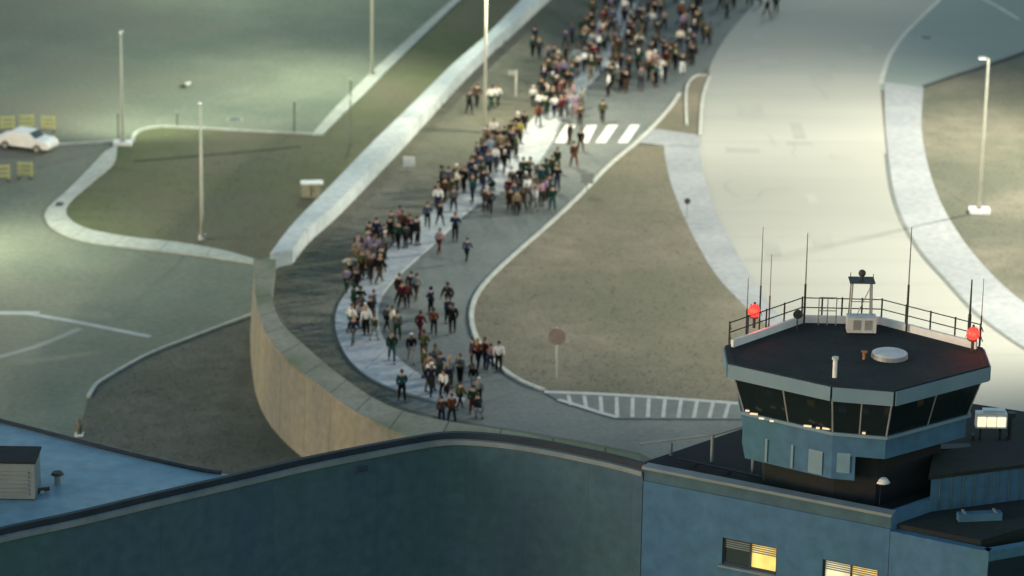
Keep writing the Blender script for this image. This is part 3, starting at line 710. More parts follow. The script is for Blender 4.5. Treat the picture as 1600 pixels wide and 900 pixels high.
light_pole(192, 226, ZO, 8.6, 'pale pole on a white block at the far tip of the lower path', True, (260, 100, ZO), 4500, GRN, 150)
light_pole(581, 118, ZO, 17, 'pale pole beside the diagonal lower path, its top out of the picture', False, (440, 190, ZO), 10000, GRN, 160)
# unseen masts added outside the picture to light the roadways and lower road
light_pole(1900, 250, 0, 24, 'added unseen tall floodlight mast in the grass outside the right edge of the picture', True, (1190, 270, 0), 60000, (1, .95, .77), 125)
light_pole(1900, 560, 0, 22, 'added unseen floodlight mast beside the right apron outside the picture', True, (1200, 400, 0), 33000, (1, .95, .77), 120)
light_pole(1290, -75, 0, 16, 'added unseen tall floodlight mast beyond the far grey roadway above the picture', True, (1250, 60, 0), 3500, (.95, 1, .72), 150)
light_pole(330, -70, ZO, 14, 'added unseen tall pole on the far lower road above the top edge of the picture', True, (330, 60, ZO), 8000, (.84, 1, .68), 160)
light_pole(-90, 380, ZO, 10, 'added unseen pale pole on the lower road outside the left edge of the picture', True, (160, 420, ZO), 5200, GRN, 150)

# ------------------------------------------------------------------ signs and small things
def sign(px, py_base, z, h, w_, hh, label, face, shape='rect', rz=0.0, post=None):
    t = thing('road_sign', label, 'sign', loc=P(px, py_base, z))
    m1 = MB(); m1.tube((0, 0, 0), (0, 0, h), .06 if post else .035, n=8); m1.build('post', post or M['steel'], t)
    m1 = MB()
    if shape == 'rect': m1.box((0, -.05, h - hh / 2), (w_, .03, hh), rz)
    else:
        n = 8 if shape == 'oct' else 20
        v = []
        for y in (-.07, -.04):
            for k in range(n):
                a_ = 2 * math.pi * (k + .5) / n; v.append((w_ / 2 * math.cos(a_), y, h - w_ / 2 + w_ / 2 * math.sin(a_)))
        m1.add(v, [tuple(range(n)), tuple(range(n, 2 * n))[::-1]] + [(k, (k + 1) % n, n + (k + 1) % n, n + k) for k in range(n)])
    m1.build('plate', face, t)
    return t
pk_ = mat('faded_pink_back', (.24, .19, .175), (.29, .23, .215), 3, .7)
sign(917, 303, 0, 1.5, .85, .75, 'dark grey square sign back standing at the kerb of the crowd road', M['signback'])
sign(1073, 342, 0, 1.45, .42, .4, 'small round black sign on a thin post at the edge of the apron', M['dark'], 'round')
sign(869, 592, 0, 3.1, 1.05, 1.0, 'faded pinkish octagonal sign back on a tall post in the dry island grass', pk_, 'oct', post=M['pole'])
sign(639, 266, 0, 1.0, .8, .7, 'small pale square sign in the verge just right of the straight wall', M['offwhite'])
t = thing('frame_sign', 'pale goalpost shaped sign frame in the verge left of the packed crowd', 'sign', loc=P(806, 150, 0))
m1 = MB(); m1.tube((0, 0, 0), (0, 0, 2.0), .07, n=8); m1.build('post', M['pole'], t); m1 = MB(); m1.box((-.25, -.03, 1.8), (.7, .05, .35)); m1.build('plate', M['signback'], t)
t = thing('utility_cabinet', 'beige utility cabinet with bright white lid in the lower grass behind the wall', 'cabinet', loc=P(486, 309, ZO))
bg_ = mat('beige_paint', (.3, .3, .22), (.36, .35, .26), 2, .7)
m1 = MB(); m1.box((0, .3, .5), (1.35, .7, 1.0)); m1.build('casing', bg_, t); m1 = MB(); m1.box((.05, .25, 1.06), (1.6, .95, .1), .12); m1.build('lid', M['white'], t)
m1 = MB(); m1.box((0, -.07, .5), (.03, .03, .8)); m1.box((.2, -.07, .55), (.06, .04, .16)); m1.build('handle', M['dark'], t)
for i, (px, py, h, lab) in enumerate(((185, 215, 1.9, 'thin dark marker post beside the white pole block'), (277, 196, 1.0, 'short dark marker post behind the lower kerb'), (460, 206, 2.3, 'thin grey marker post near the end of the lower kerb'), (548, 152, 1.4, 'dark marker post with pale top on the diagonal lower path'), (547, 225, 3.3, 'faint tall grey post in the lower grass near the wall'))):
    t = thing('marker_post', lab, 'post', loc=P(px, py, ZO)); m1 = MB(); m1.tube((0, 0, 0), (0, 0, h), .05, n=6); m1.build('post', M['dark'] if i != 4 else M['signback'], t)
    m1 = MB(); m1.box((0, 0, h + .06), (.16, .1, .14)); m1.build('cap', M['yellow'] if i == 3 else M['steel'], t)
t = thing('manhole', 'dark oval manhole cover in the lower road beside the grass', 'manhole cover', loc=P(367, 187, ZO))
m1 = MB(); m1.tube((0, 0, 0), (0, 0, .02), .5, n=20); m1.build('cover', M['dark'], t); m1 = MB(); m1.tube((0, 0, 0), (0, 0, .012), .6, n=20); m1.build('ring', M['steel'], t)
t = thing('manhole', 'dark oval drain cover in the far grey roadway at the upper right', 'manhole cover', loc=P(1447, 59, .006))
m1 = MB(); m1.tube((0, 0, 0), (0, 0, .02), .5, n=20); m1.build('cover', M['dark'], t); m1 = MB(); m1.tube((0, 0, 0), (0, 0, .012), .6, n=20); m1.build('ring', M['steel'], t)
t = thing('drain_cover', 'small dark drain grate set in the curve of the lower path', 'drain cover', loc=P(93, 319, ZO + .1))
m1 = MB(); m1.box((0, 0, .01), (.5, .9, .02)); m1.build('grate', M['dark'], t)
t = thing('traffic_bollard', 'small black and white bollard lying far out on the lower road', 'bollard', loc=P(291, 136, ZO))
m1 = MB(); m1.box((-.2, 0, .12), (.45, .4, .24)); m1.build('base', M['dark'], t); m1 = MB(); m1.tube((-.05, 0, .2), (.35, 0, .35), .13, .1); m1.build('sleeve', M['white'], t)
t = thing('hydrant', 'small dull tan hydrant on a pale pad at the tip of the lower kerb', 'hydrant', loc=P(124, 680, ZO))
m1 = MB(); m1.box((0, 0, .05), (.5, .5, .1)); m1.build('pad', M['white'], t)
m1 = MB(); m1.tube((0, 0, .1), (0, 0, .9), .16, .14, 10); m1.ball((0, 0, .9), .16, 10, .8); m1.build('barrel', M['tan'], t, True); m1 = MB(); m1.tube((-.24, 0, .6), (.24, 0, .6), .07, n=8); m1.build('outlet', M['tan'], t)

# yellow barricades and white car at the left edge
def barricade(px, py, rz, label):
    t = thing('barricade', label, 'barricade', 'yellow barricades at the left edge', loc=P(px, py, ZO)); t.rotation_euler.z = rz
    for sx in (-.45, .45):
        m1 = MB(); m1.box((sx, 0, .6), (.1, .1, 1.2)); m1.build('post', M['yellow'], t)
        m1 = MB(); m1.box((sx, 0, .04), (.14, .7, .08)); m1.build('foot', M['dark'], t)
    for z in (1.08, .72, .38):
        m1 = MB(); m1.box((0, -.06, z), (1.15, .04, .2)); m1.build('board', M['yellow'], t)
barricade(42, 203, .1, 'yellow board barricade directly behind the white car, the middle one'); barricade(76, 205, -.15, 'rightmost yellow board barricade behind the white car')
barricade(12, 205, .2, 'leftmost yellow barricade behind the white car'); barricade(4, 282, .1, 'yellow barricade nearest the camera at the left edge'); barricade(40, 278, -.1, 'yellow barricade in front of the white car, the right one of two')

def car(px, py, rz, label):
    p = P(px, py, ZO); t = thing('parked_car', label, 'car', loc=p); t.rotation_euler.z = rz
    prof = [(-2.2, .35), (-2.25, .7), (-1.9, .95), (-1.2, 1.0), (-.6, 1.42), (.9, 1.45), (1.5, 1.02), (2.15, .9), (2.25, .6), (2.2, .35)]
    m1 = MB(); W = .85
    rings = []
    for y, s_ in ((-W, .92), (-W * .97, 1), (W * .97, 1), (W, .92)):
        rings.append([Vector((x * (1 if s_ == 1 else .98), y * (.82 if z > 1.1 else 1), z * (1 if z < .5 else s_ if z < 1.1 else 1))) for x, z in prof])
    m1.loft(rings, True, True); m1.build('body', M['white'], t)
    for sy in (-1, 1):
        m1 = MB(); y0 = sy * (W * .84 + .03)
        m1.add([(-1.05, y0, 1.04), (1.3, y0, 1.06), (.85, y0 - sy * .05, 1.38), (-.55, y0 - sy * .05, 1.36)], [(0, 1, 2, 3)]); m1.build('side_window', M['glass'], t)
        for x in (-1.35, 1.35):
            m1 = MB(); m1.tube((x, sy * .72, .32), (x, sy * .9, .32), .33, n=16); wh = m1.build('wheel', M['dark'], t)
            m1 = MB(); m1.tube((x, sy * .90, .32), (x, sy * .915, .32), .19, n=12); m1.build('rim', M['steel'], wh)
        m1 = MB(); m1.box((-2.22, sy * .6, .68), (.08, .3, .14)); m1.build('headlight', M['pale_glow'], t)
    m1 = MB(); m1.add([(-1.17, -.72, 1.03), (-1.17, .72, 1.03), (-.64, .66, 1.42), (-.64, -.66, 1.42)], [(0, 1, 2, 3)]); m1.build('windscreen', M['glass'], t)
car(42, 232, 2.75, 'white car standing among yellow barricades at the left edge of the lower road')

# ------------------------------------------------------------------ people
def skin_mesh(name, chains, root=0, sub=1):
    """chains: list of lists of (x,y,z,r); the first vertex of each later chain may be an index into the first mesh verts"""
    me = bpy.data.meshes.new(name); V = []; E = []; RR = []
    key = {}
    for ch in chains:
        prev = None
        for (x, y, z, r) in ch:
            k = (round(x, 3), round(y, 3), round(z, 3))
            if k not in key: key[k] = len(V); V.append((x, y, z)); RR.append(r)
            i = key[k]
            if prev is not None: E.append((prev, i))
            prev = i
    me.from_pydata(V, E, []); o = bpy.data.objects.new(name, me); COL.objects.link(o)
    md = o.modifiers.new('s', 'SKIN'); md.use_smooth_shade = True; md.branch_smoothing = .6
    sv = me.skin_vertices[0].data
    for i, r in enumerate(RR): sv[i].radius = (r, r); sv[i].use_root = False
    # one root per connected component
    adj = {i: [] for i in range(len(V))}
    for a_, b_ in E: adj[a_].append(b_); adj[b_].append(a_)
    seen = set()
    for i in range(len(V)):
        if i in seen: continue
        sv[i].use_root = True; st = [i]
        while st:
            q = st.pop()
            if q in seen: continue
            seen.add(q); st += adj[q]
    sb = o.modifiers.new('u', 'SUBSURF'); sb.levels = sub; sb.render_levels = sub
    dg = bpy.context.evaluated_depsgraph_get(); ev = o.evaluated_get(dg)
    out = bpy.data.meshes.new_from_object(ev); out.name = name
    bpy.data.objects.remove(o); bpy.data.meshes.remove(me)
    return out

def pose(kind, rnd):
    """joint positions, person faces -Y, height 1.75"""
    J = {}
    lean = {'walk': -.05, 'walk2': -.04, 'stand': 0, 'talk': 0, 'reach': -.06, 'crouch': -.25, 'stride': -.08}[kind]
    drop = .38 if kind == 'crouch' else 0
    hip = .93 - drop
    J['pel'] = (0, 0, hip); J['waist'] = (0, lean * .4, hip + .15); J['chest'] = (0, lean, hip + .40); J['neck'] = (0, lean * 1.1 - .01, hip + .56); J['head'] = (0, lean * 1.2 - .03, hip + .68); J['crown'] = (0, lean * 1.2 - .02, hip + .80)
    a = {'walk': .30, 'walk2': -.26, 'stand': .03, 'talk': .05, 'reach': .18, 'crouch': .2, 'stride': .42}[kind]
    for s, nm in ((1, 'L'), (-1, 'R')):
        st = a * s
        J['h' + nm] = (s * .10, 0, hip - .03)
        if kind == 'crouch':
            J['k' + nm] = (s * .14, -.36, hip - .05); J['a' + nm] = (s * .13, -.10 * s, .09); J['t' + nm] = (s * .14, -.10 * s - .2, .035)
        else:
            J['k' + nm] = (s * .11, -st * .55 - .03, .49)
            lift = .06 if st < -.1 else 0
            J['a' + nm] = (s * .11, -st * 1.0 + .02, .09 + lift); J['t' + nm] = (s * .125, -st * 1.0 - .18, .035 + lift * .3)
        sh = J['chest']; J['s' + nm] = (s * .19, lean, hip + .47)
        if kind == 'talk': el = (s * .27, -.06, hip + .20); wr = (s * .16, -.28, hip + .26)
        elif kind == 'reach' : el = (s * .40, -.10, hip + .33); wr = (s * .60, -.20, hip + .38)
        elif kind == 'crouch': el = (s * .25, -.32, hip + .22); wr = (s * .12, -.46, hip + .10)
        elif kind == 'stand': el = (s * .25, .02, hip + .19); wr = (s * .25, -.04, hip - .06)
        else: el = (s * .26, lean + st * .35, hip + .20); wr = (s * .24, lean + st * .7 - .10, hip + .0)
        J['e' + nm] = el; J['w' + nm] = wr
    return J

def person_meshes(kind, i):
    J = pose(kind, None)
    v = lambda n, r: (*J[n], r)
    body = [[v('pel', .12), v('waist', .11), v('chest', .135), v('neck', .055), v('head', .088), v('crown', .062)]]
    hx, hy, hz = J['head']
    body += [[v('head', .088), (hx, hy - .085, hz - .005, .018), (hx, hy - .115, hz - .02, .010)]]
    body += [[v('head', .088), (hx, hy - .05, hz - .075, .035)]]
    for s, nm in ((1, 'L'), (-1, 'R')):
        body += [[v('head', .088), (hx + s * .09, hy + .01, hz, .02)]]
        w_ = Vector(J['w' + nm]); e_ = Vector(J['e' + nm]); dr = (w_ - e_).normalized(); hd = w_ + dr * .07
        sd_ = dr.cross(Vector((0, 0, 1))).normalized() if abs(dr.z) < .95 else Vector((0, 1, 0))
        body += [[v('chest', .135), v('s' + nm, .06), v('e' + nm, .043), v('w' + nm, .028), (*hd, .036)]]
        for q in range(4):
            st_ = hd + sd_ * (.03 - .02 * q); ln = (.07, .08, .075, .06)[q]
            inw = Vector((-s * .012, -.01, 0))
            body += [[(*(st_ + dr * .01), .0085), (*(st_ + dr * ln * .6 + inw * .5), .008), (*(st_ + dr * ln + inw * 1.6), .007)]]
        th = hd + sd_ * .03 - dr * .03
        body += [[(*th, .011), (*(th + sd_ * .03 + dr * .03), .009), (*(th + sd_ * .038 + dr * .06), .008)]]
        body += [[v('pel', .12), v('h' + nm, .085), v('k' + nm, .055), v('a' + nm, .038), v('t' + nm, .032)]]
    top = [[(J['pel'][0], J['pel'][1], J['pel'][2] - .05, .155), v('waist', .165), (*J['chest'], .185), (J['neck'][0], J['neck'][1], J['neck'][2] - .045, .085)]]
    for nm in 'LR':
        top += [[(*J['chest'], .165), v('s' + nm, .10), v('e' + nm, .078), (*(Vector(J['w' + nm]).lerp(Vector(J['e' + nm]), .08)), .048)]]
    leg = [[(J['pel'][0], J['pel'][1], J['pel'][2] - .005, .14)]]
    leg = []
    for nm in 'LR':
        leg += [[(J['pel'][0], J['pel'][1], J['pel'][2], .14), v('h' + nm, .105), v('k' + nm, .08), (J['a' + nm][0], J['a' + nm][1], J['a' + nm][2] + .02, .062)]]
    shoe = {}
    for nm in 'LR':
        ax, ay, az = J['a' + nm]; tx, ty, tz = J['t' + nm]
        shoe[nm] = [[(ax, ay + .05, az - .035, .05), (ax, ay, az - .03, .055), (tx, ty, tz + .01, .042)]]
    out = dict(person=skin_mesh('body_' + kind, body), top=skin_mesh('top_' + kind, top), trousers=skin_mesh('trousers_' + kind, leg), shoe_l=skin_mesh('shoe_' + kind, shoe['L']), shoe_r=skin_mesh('shoe_' + kind, shoe['R']))
    # hair cap and peaked cap
    def dome(rx, ry, rz_, back, lo, nm):
        m1 = MB(); n = 12; rows = 5; v_ = []
        for r_ in range(rows + 1):
            ph = (math.pi * lo) * r_ / rows
            for k in range(n):
                th = 2 * math.pi * k / n
                drop_ = 1.0 if math.sin(th) > -.3 else .72
                ph2 = ph * drop_
                v_.append((hx + rx * math.sin(ph2) * math.cos(th), hy + back + ry * math.sin(ph2) * math.sin(th), hz + .02 + rz_ * math.cos(ph2)))
        f = [(r_ * n + k, r_ * n + (k + 1) % n, (r_ + 1) * n + (k + 1) % n, (r_ + 1) * n + k) for r_ in range(rows) for k in range(n)]
        m1.add(v_, f); me = bpy.data.meshes.new(nm); me.from_pydata([tuple(x) for x in m1.v], [], m1.f)
        for p in me.polygons: p.use_smooth = True
        return me
    out['hair'] = dome(.102, .112, .125, .012, .62, 'hair'); out['hair_long'] = dome(.11, .12, .125, .02, .80, 'hair_long'); out['hood'] = dome(.125, .13, .145, .02, .78, 'hood')
    m1 = MB(); me = dome(.108, .115, .125, 0, .48, 'cap'); out['cap'] = me
    for k_, me in out.items():
        if not me.materials: me.materials.append(None)
    return out

KINDS = ['walk', 'walk2', 'stand', 'talk', 'reach', 'crouch', 'stride']
PM = {k: person_meshes(k, i) for i, k in enumerate(KINDS)}
CLR = {'black': (.012, .013, .016), 'charcoal': (.035, .038, .042), 'dark green': (.018, .055, .035), 'teal': (.02, .09, .10), 'navy': (.02, .03, .075), 'slate blue': (.07, .09, .15),
       'white': (.68, .68, .66), 'cream': (.58, .53, .42), 'light grey': (.36, .37, .37), 'mid grey': (.14, .15, .15), 'brown': (.09, .055, .035), 'rust': (.22, .07, .035), 'maroon': (.13, .02, .03),
       'pink': (.50, .30, .33), 'lavender': (.28, .23, .36), 'olive': (.09, .10, .04), 'mustard': (.38, .27, .05), 'yellow': (.6, .55, .10), 'light blue': (.28, .40, .50), 'tan': (.30, .23, .15), 'red': (.35, .03, .03)}
CM = {}
def cloth(c):
    if c not in CM:
        r, g, b_ = [x * (.85 if c in ('white', 'cream') else .55) for x in CLR[c]]; CM[c] = mat('cloth_' + c.replace(' ', '_'), (r * .85, g * .85, b_ * .85), (r * 1.15, g * 1.15, b_ * 1.15), 6, .9, spec=.1)
    return CM[c]
SKIN = [mat('skin_fair', (.30, .20, .15), (.34, .23, .17), 8, .6), mat('skin_tan', (.28, .17, .11), (.32, .19, .13), 8, .6), mat('skin_dark', (.10, .055, .035), (.12, .065, .04), 8, .6)]
HAIR = [mat('hair_black', (.012, .01, .01), (.02, .017, .015), 20, .6), mat('hair_brown', (.05, .03, .018), (.07, .04, .025), 20, .6), mat('hair_fair', (.25, .18, .09), (.3, .22, .12), 20, .6)]
shoe_m = mat('shoe_black', (.02, .02, .02), (.03, .03, .03), 8, .6)
PEOPLE = []
def place(px, py, topc, legc, kind=None, head='hair', face=None, sc=None, z=None, rnd=random):
    PEOPLE.append([px, py, topc, legc, kind, head, face, sc, z])
pl = place
# around the bend (lower part of the crowd)
pl(686, 397, 'pink', 'maroon', 'walk'); pl(729, 410, 'slate blue', 'black', 'stride'); pl(711, 378, 'navy', 'black', 'talk')
pl(634, 388, 'charcoal', 'black', 'stand', 'hood'); pl(622, 390, 'dark green', 'black', 'walk'); pl(643, 380, 'black', 'charcoal', 'talk'); pl(629, 372, 'brown', 'black', 'stand')
pl(577, 392, 'charcoal', 'black', 'stand'); pl(588, 386, 'navy', 'black', 'talk'); pl(599, 391, 'slate blue', 'charcoal', 'walk'); pl(574, 408, 'lavender', 'lavender', 'stand'); pl(587, 411, 'lavender', 'black', 'walk'); pl(601, 405, 'mid grey', 'black', 'stand', 'cap')
pl(546, 437, 'cream', 'black', 'reach', 'hair'); pl(566, 436, 'olive', 'black', 'stand'); pl(579, 441, 'brown', 'charcoal', 'walk2'); pl(592, 443, 'black', 'brown', 'stride'); pl(575, 428, 'tan', 'black', 'talk'); pl(596, 425, 'charcoal', 'charcoal', 'walk')
pl(553, 492, 'dark green', 'dark green', 'stand', 'hood'); pl(564, 490, 'dark green', 'black', 'talk', 'hair_long'); pl(548, 520, 'white', 'teal', 'walk'); pl(558, 514, 'light grey', 'black', 'reach'); pl(570, 513, 'white', 'black', 'talk', 'cap'); pl(578, 508, 'black', 'charcoal', 'stand')
pl(622, 473, 'black', 'black', 'walk'); pl(636, 480, 'brown', 'black', 'stand'); pl(641, 468, 'charcoal', 'black', 'stride'); pl(628, 484, 'maroon', 'charcoal', 'walk2')
pl(604, 517, 'mid grey', 'black', 'walk'); pl(613, 520, 'cream', 'light grey', 'stand'); pl(656, 529, 'maroon', 'maroon', 'walk'); pl(707, 522, 'black', 'black', 'walk2'); pl(699, 505, 'navy', 'black', 'talk')
pl(612, 566, 'dark green', 'teal', 'walk'); pl(663, 590, 'olive', 'black', 'stand'); pl(671, 602, 'tan', 'olive', 'walk'); pl(680, 588, 'mid grey', 'olive', 'stand'); pl(662, 566, 'olive', 'charcoal', 'talk')
pl(628, 628, 'teal', 'black', 'walk'); pl(693, 622, 'white', 'black', 'walk2'); pl(702, 606, 'light grey', 'charcoal', 'stand'); pl(719, 603, 'mid grey', 'black', 'talk'); pl(690, 664, 'brown', 'navy', 'stride'); pl(706, 662, 'rust', 'charcoal', 'walk')
pl(737, 573, 'navy', 'brown', 'stand'); pl(747, 577, 'rust', 'black', 'walk'); pl(757, 576, 'maroon', 'navy', 'talk'); pl(766, 579, 'pink', 'navy', 'walk2'); pl(779, 582, 'white', 'black', 'stand')
pl(748, 632, 'light grey', 'black', 'stand', 'cap'); pl(739, 650, 'dark green', 'maroon', 'walk'); pl(750, 655, 'charcoal', 'light grey', 'crouch'); pl(718, 640, 'olive', 'charcoal', 'walk')
pl(650, 470, 'light grey', 'brown', 'walk'); pl(672, 612, 'white', 'mid grey', 'walk2')
# middle part, below the crossing
pl(690, 298, 'dark green', 'black', 'stand', 'hood'); pl(694, 318, 'brown', 'black', 'walk'); pl(706, 316, 'olive', 'brown', 'stand'); pl(713, 305, 'cream', 'charcoal', 'talk'); pl(725, 301, 'black', 'black', 'stand'); pl(684, 330, 'white', 'navy', 'walk2'); pl(719, 292, 'mid grey', 'black', 'walk')
pl(741, 272, 'brown', 'charcoal', 'stand'); pl(751, 281, 'slate blue', 'white', 'walk'); pl(762, 276, 'slate blue', 'black', 'talk'); pl(756, 262, 'navy', 'navy', 'stand', 'hair_long'); pl(745, 258, 'slate blue', 'black', 'walk2'); pl(774, 268, 'white', 'slate blue', 'stand'); pl(783, 262, 'black', 'charcoal', 'stride'); pl(794, 256, 'charcoal', 'black', 'walk'); pl(735, 285, 'light grey', 'light blue', 'stand')
pl(771, 298, 'teal', 'dark green', 'crouch'); pl(765, 337, 'charcoal', 'black', 'walk'); pl(757, 330, 'brown', 'charcoal', 'talk')
pl(797, 333, 'brown', 'brown', 'walk'); pl(807, 336, 'tan', 'black', 'stand'); pl(817, 332, 'brown', 'charcoal', 'walk2'); pl(800, 306, 'charcoal', 'lavender', 'stand', 'cap'); pl(812, 300, 'black', 'brown', 'talk'); pl(795, 318, 'maroon', 'brown', 'stand'); pl(824, 316, 'white', 'tan', 'walk')
pl(836, 308, 'dark green', 'charcoal', 'stand'); pl(846, 300, 'teal', 'dark green', 'walk'); pl(853, 290, 'dark green', 'black', 'talk', 'hood'); pl(862, 280, 'olive', 'dark green', 'stand'); pl(870, 268, 'dark green', 'olive', 'walk2'); pl(863, 331, 'dark green', 'teal', 'walk'); pl(845, 322, 'pink', 'charcoal', 'stand'); pl(833, 326, 'light grey', 'brown', 'walk2'); pl(853, 314, 'lavender', 'black', 'talk')
pl(897, 262, 'brown', 'rust', 'walk'); pl(907, 238, 'black', 'brown', 'walk2'); pl(890, 226, 'charcoal', 'brown', 'stand')
pl(733, 178, 'charcoal', 'black', 'reach'); pl(767, 172, 'white', 'dark green', 'stride'); pl(778, 166, 'white', 'black', 'walk'); pl(745, 168, 'brown', 'charcoal', 'walk')
pl(798, 222, 'brown', 'olive', 'stand'); pl(806, 228, 'mustard', 'black', 'walk'); pl(813, 224, 'yellow', 'dark green', 'stand'); pl(819, 208, 'black', 'black', 'walk2'); pl(797, 241, 'charcoal', 'black', 'talk'); pl(806, 246, 'olive', 'black', 'stand'); pl(760, 232, 'tan', 'charcoal', 'walk'); pl(771, 226, 'white', 'black', 'stand'); pl(779, 238, 'black', 'mid grey', 'talk'); pl(768, 246, 'mid grey', 'slate blue', 'walk2'); pl(788, 235, 'dark green', 'charcoal', 'stand')
pl(833, 167, 'white', 'charcoal', 'stand', 'cap'); pl(843, 180, 'white', 'black', 'walk'); pl(855, 174, 'dark green', 'charcoal', 'stand', 'cap'); pl(866, 183, 'white', 'navy', 'walk2'); pl(876, 188, 'maroon', 'charcoal', 'stand'); pl(886, 180, 'pink', 'mid grey', 'talk'); pl(898, 185, 'lavender', 'pink', 'walk'); pl(906, 198, 'brown', 'black', 'walk'); pl(846, 158, 'charcoal', 'black', 'talk')
pl(941, 193, 'olive', 'charcoal', 'walk'); pl(950, 151, 'white', 'black', 'stand'); pl(895, 165, 'pink', 'white', 'stand'); pl(908, 172, 'light grey', 'tan', 'walk2')
pl(1032, 122, 'white', 'white', 'walk'); pl(1066, 117, 'charcoal', 'white', 'walk2'); pl(1055, 110, 'black', 'black', 'talk'); pl(1078, 96, 'mid grey', 'black', 'stand')
pl(912, 112, 'white', 'black', 'stand'); pl(900, 110, 'light blue', 'black', 'walk'); pl(868, 125, 'pink', 'maroon', 'walk2'); pl(880, 128, 'lavender', 'black', 'stand')
pl(1198, 27, 'black', 'charcoal', 'stride'); pl(1212, 22, 'dark green', 'black', 'walk'); pl(1171, 10, 'charcoal', 'black', 'walk2'); pl(1188, 8, 'black', 'olive', 'talk')
pl(832, 88, 'teal', 'black', 'stand'); pl(842, 92, 'charcoal', 'navy', 'walk'); pl(835, 74, 'navy', 'charcoal', 'talk')
# the packed crowd at the top
rng = random.Random(11)
tops = ['black', 'charcoal', 'dark green', 'teal', 'navy', 'slate blue', 'white', 'light grey', 'mid grey', 'brown', 'maroon', 'pink', 'olive', 'tan', 'light blue', 'rust', 'cream', 'lavender']
wts = [14, 12, 10, 7, 10, 6, 3, 4, 6, 8, 3, 2, 6, 4, 2, 2, 2, 2]
legs = ['black', 'charcoal', 'navy', 'mid grey', 'brown', 'dark green', 'olive', 'light grey', 'tan']
def fill(poly, n, mind, seed):
    rr_ = random.Random(seed); xs = [p[0] for p in poly]; ys = [p[1] for p in poly]; c = 0; tries = 0
    while c < n and tries < 6000:
        tries += 1
        x = rr_.uniform(min(xs), max(xs)); y = rr_.uniform(min(ys), max(ys))
        if not inside((x, y), poly): continue
        g = P(x, y, 0)
        if any((P(q[0], q[1], 0) - g).length < mind for q in PEOPLE): continue
        pl(x, y, rr_.choices(tops, wts)[0], rr_.choices(legs, [10, 8, 6, 3, 3, 2, 2, 1, 1])[0], rr_.choice(['walk', 'walk2', 'stand', 'talk', 'stride', 'walk']), rr_.choices(['hair', 'hair_long', 'cap', 'hood'], [7, 3, 1.5, 1])[0]); c += 1
fill([(940, 5), (955, -8), (1158, -8), (1150, 15), (1120, 60), (1092, 98), (1035, 118), (1025, 140), (960, 152), (915, 120), (860, 112), (850, 82), (905, 60)], 128, .46, 5)
fill([(860, 105), (905, 112), (890, 150), (850, 168), (838, 140)], 12, .6, 8)

fill([(556, 388), (600, 365), (655, 352), (642, 392), (600, 432), (560, 445), (540, 435)], 11, .5, 21)
fill([(735, 290), (742, 248), (800, 225), (806, 256), (760, 294)], 8, .5, 22)
fill([(790, 336), (800, 285), (870, 262), (872, 300), (830, 334)], 10, .5, 23)
fill([(790, 225), (828, 205), (850, 165), (875, 150), (890, 178), (850, 190), (820, 232), (800, 248)], 9, .5, 24)
fill([(600, 520), (640, 540), (720, 600), (760, 620), (745, 660), (690, 665), (650, 600), (605, 550)], 6, .6, 25)
fill([(600, 450), (650, 440), (700, 470), (720, 530), (640, 560), (605, 540)], 3, .9, 27)
fill([(683, 322), (684, 290), (722, 285), (728, 302)], 4, .45, 26)
fill([(640, 372), (690, 322), (745, 282), (760, 300), (700, 345), (650, 385)], 7, .55, 31)
fill([(590, 440), (540, 455), (528, 490), (545, 540), (590, 550), (585, 480), (605, 450)], 8, .55, 32)
fill([(905, 150), (1010, 150), (1080, 110), (1110, 80), (1090, 60), (950, 120)], 9, .5, 33)
def zone(px, py):
    if py < 155 and px > 845: return 'in packed crowd'
    if px > 1150: return 'on far roadway'
    if py < 100: return 'left of crowd'
    if px < 790 and py < 185: return 'beside tall pole'
    if py < 215: return 'at striped crossing'
    if py < 290: return 'below striped crossing'
    if py < 345: return 'on middle road'
    if py < 450: return 'above the bend'
    if py < 545: return 'at the bend'
    return 'below the bend'
HEADW = {'hair': '', 'hair_long': ', long hair', 'cap': ', pale cap', 'hood': ', hood up'}
POSEW = {'walk': 'walking', 'walk2': 'stepping', 'stand': 'standing', 'talk': 'gesturing', 'reach': 'outstretched', 'crouch': 'crouching', 'stride': 'striding'}
used = {}
prng = random.Random(3)
info = []
for q in PEOPLE:
    px, py, tc_, lc, kind, head, face, sc, z = q
    zn = zone(px, py)
    lab = f"{POSEW[kind]} person, {tc_} top, {lc} trousers{HEADW[head]}, {zn}"
    info.append(lab)
from collections import defaultdict
dup_ = defaultdict(list)
for i, l in enumerate(info): dup_[l].append(i)
ordn = {2: ['nearer of two', 'farther of two'], 3: ['nearest of three', 'middle of three', 'farthest of three'], 4: ['nearest of four', 'second of four', 'third of four', 'farthest of four'], 5: ['nearest of five', 'second of five', 'third of five', 'fourth of five', 'farthest of five'], 6: ['nearest of six', 'second of six', 'third of six', 'fourth of six', 'fifth of six', 'farthest of six'], 7: ['nearest of seven', 'second of seven', 'third of seven', 'fourth of seven', 'fifth of seven', 'sixth of seven', 'farthest of seven']}
for l, ids in dup_.items():
    if len(ids) > 1:
        ids.sort(key=lambda i: -PEOPLE[i][1])
        for k, i in enumerate(ids):
            if len(ids) in ordn: info[i] = l + ', ' + ordn[len(ids)][k]
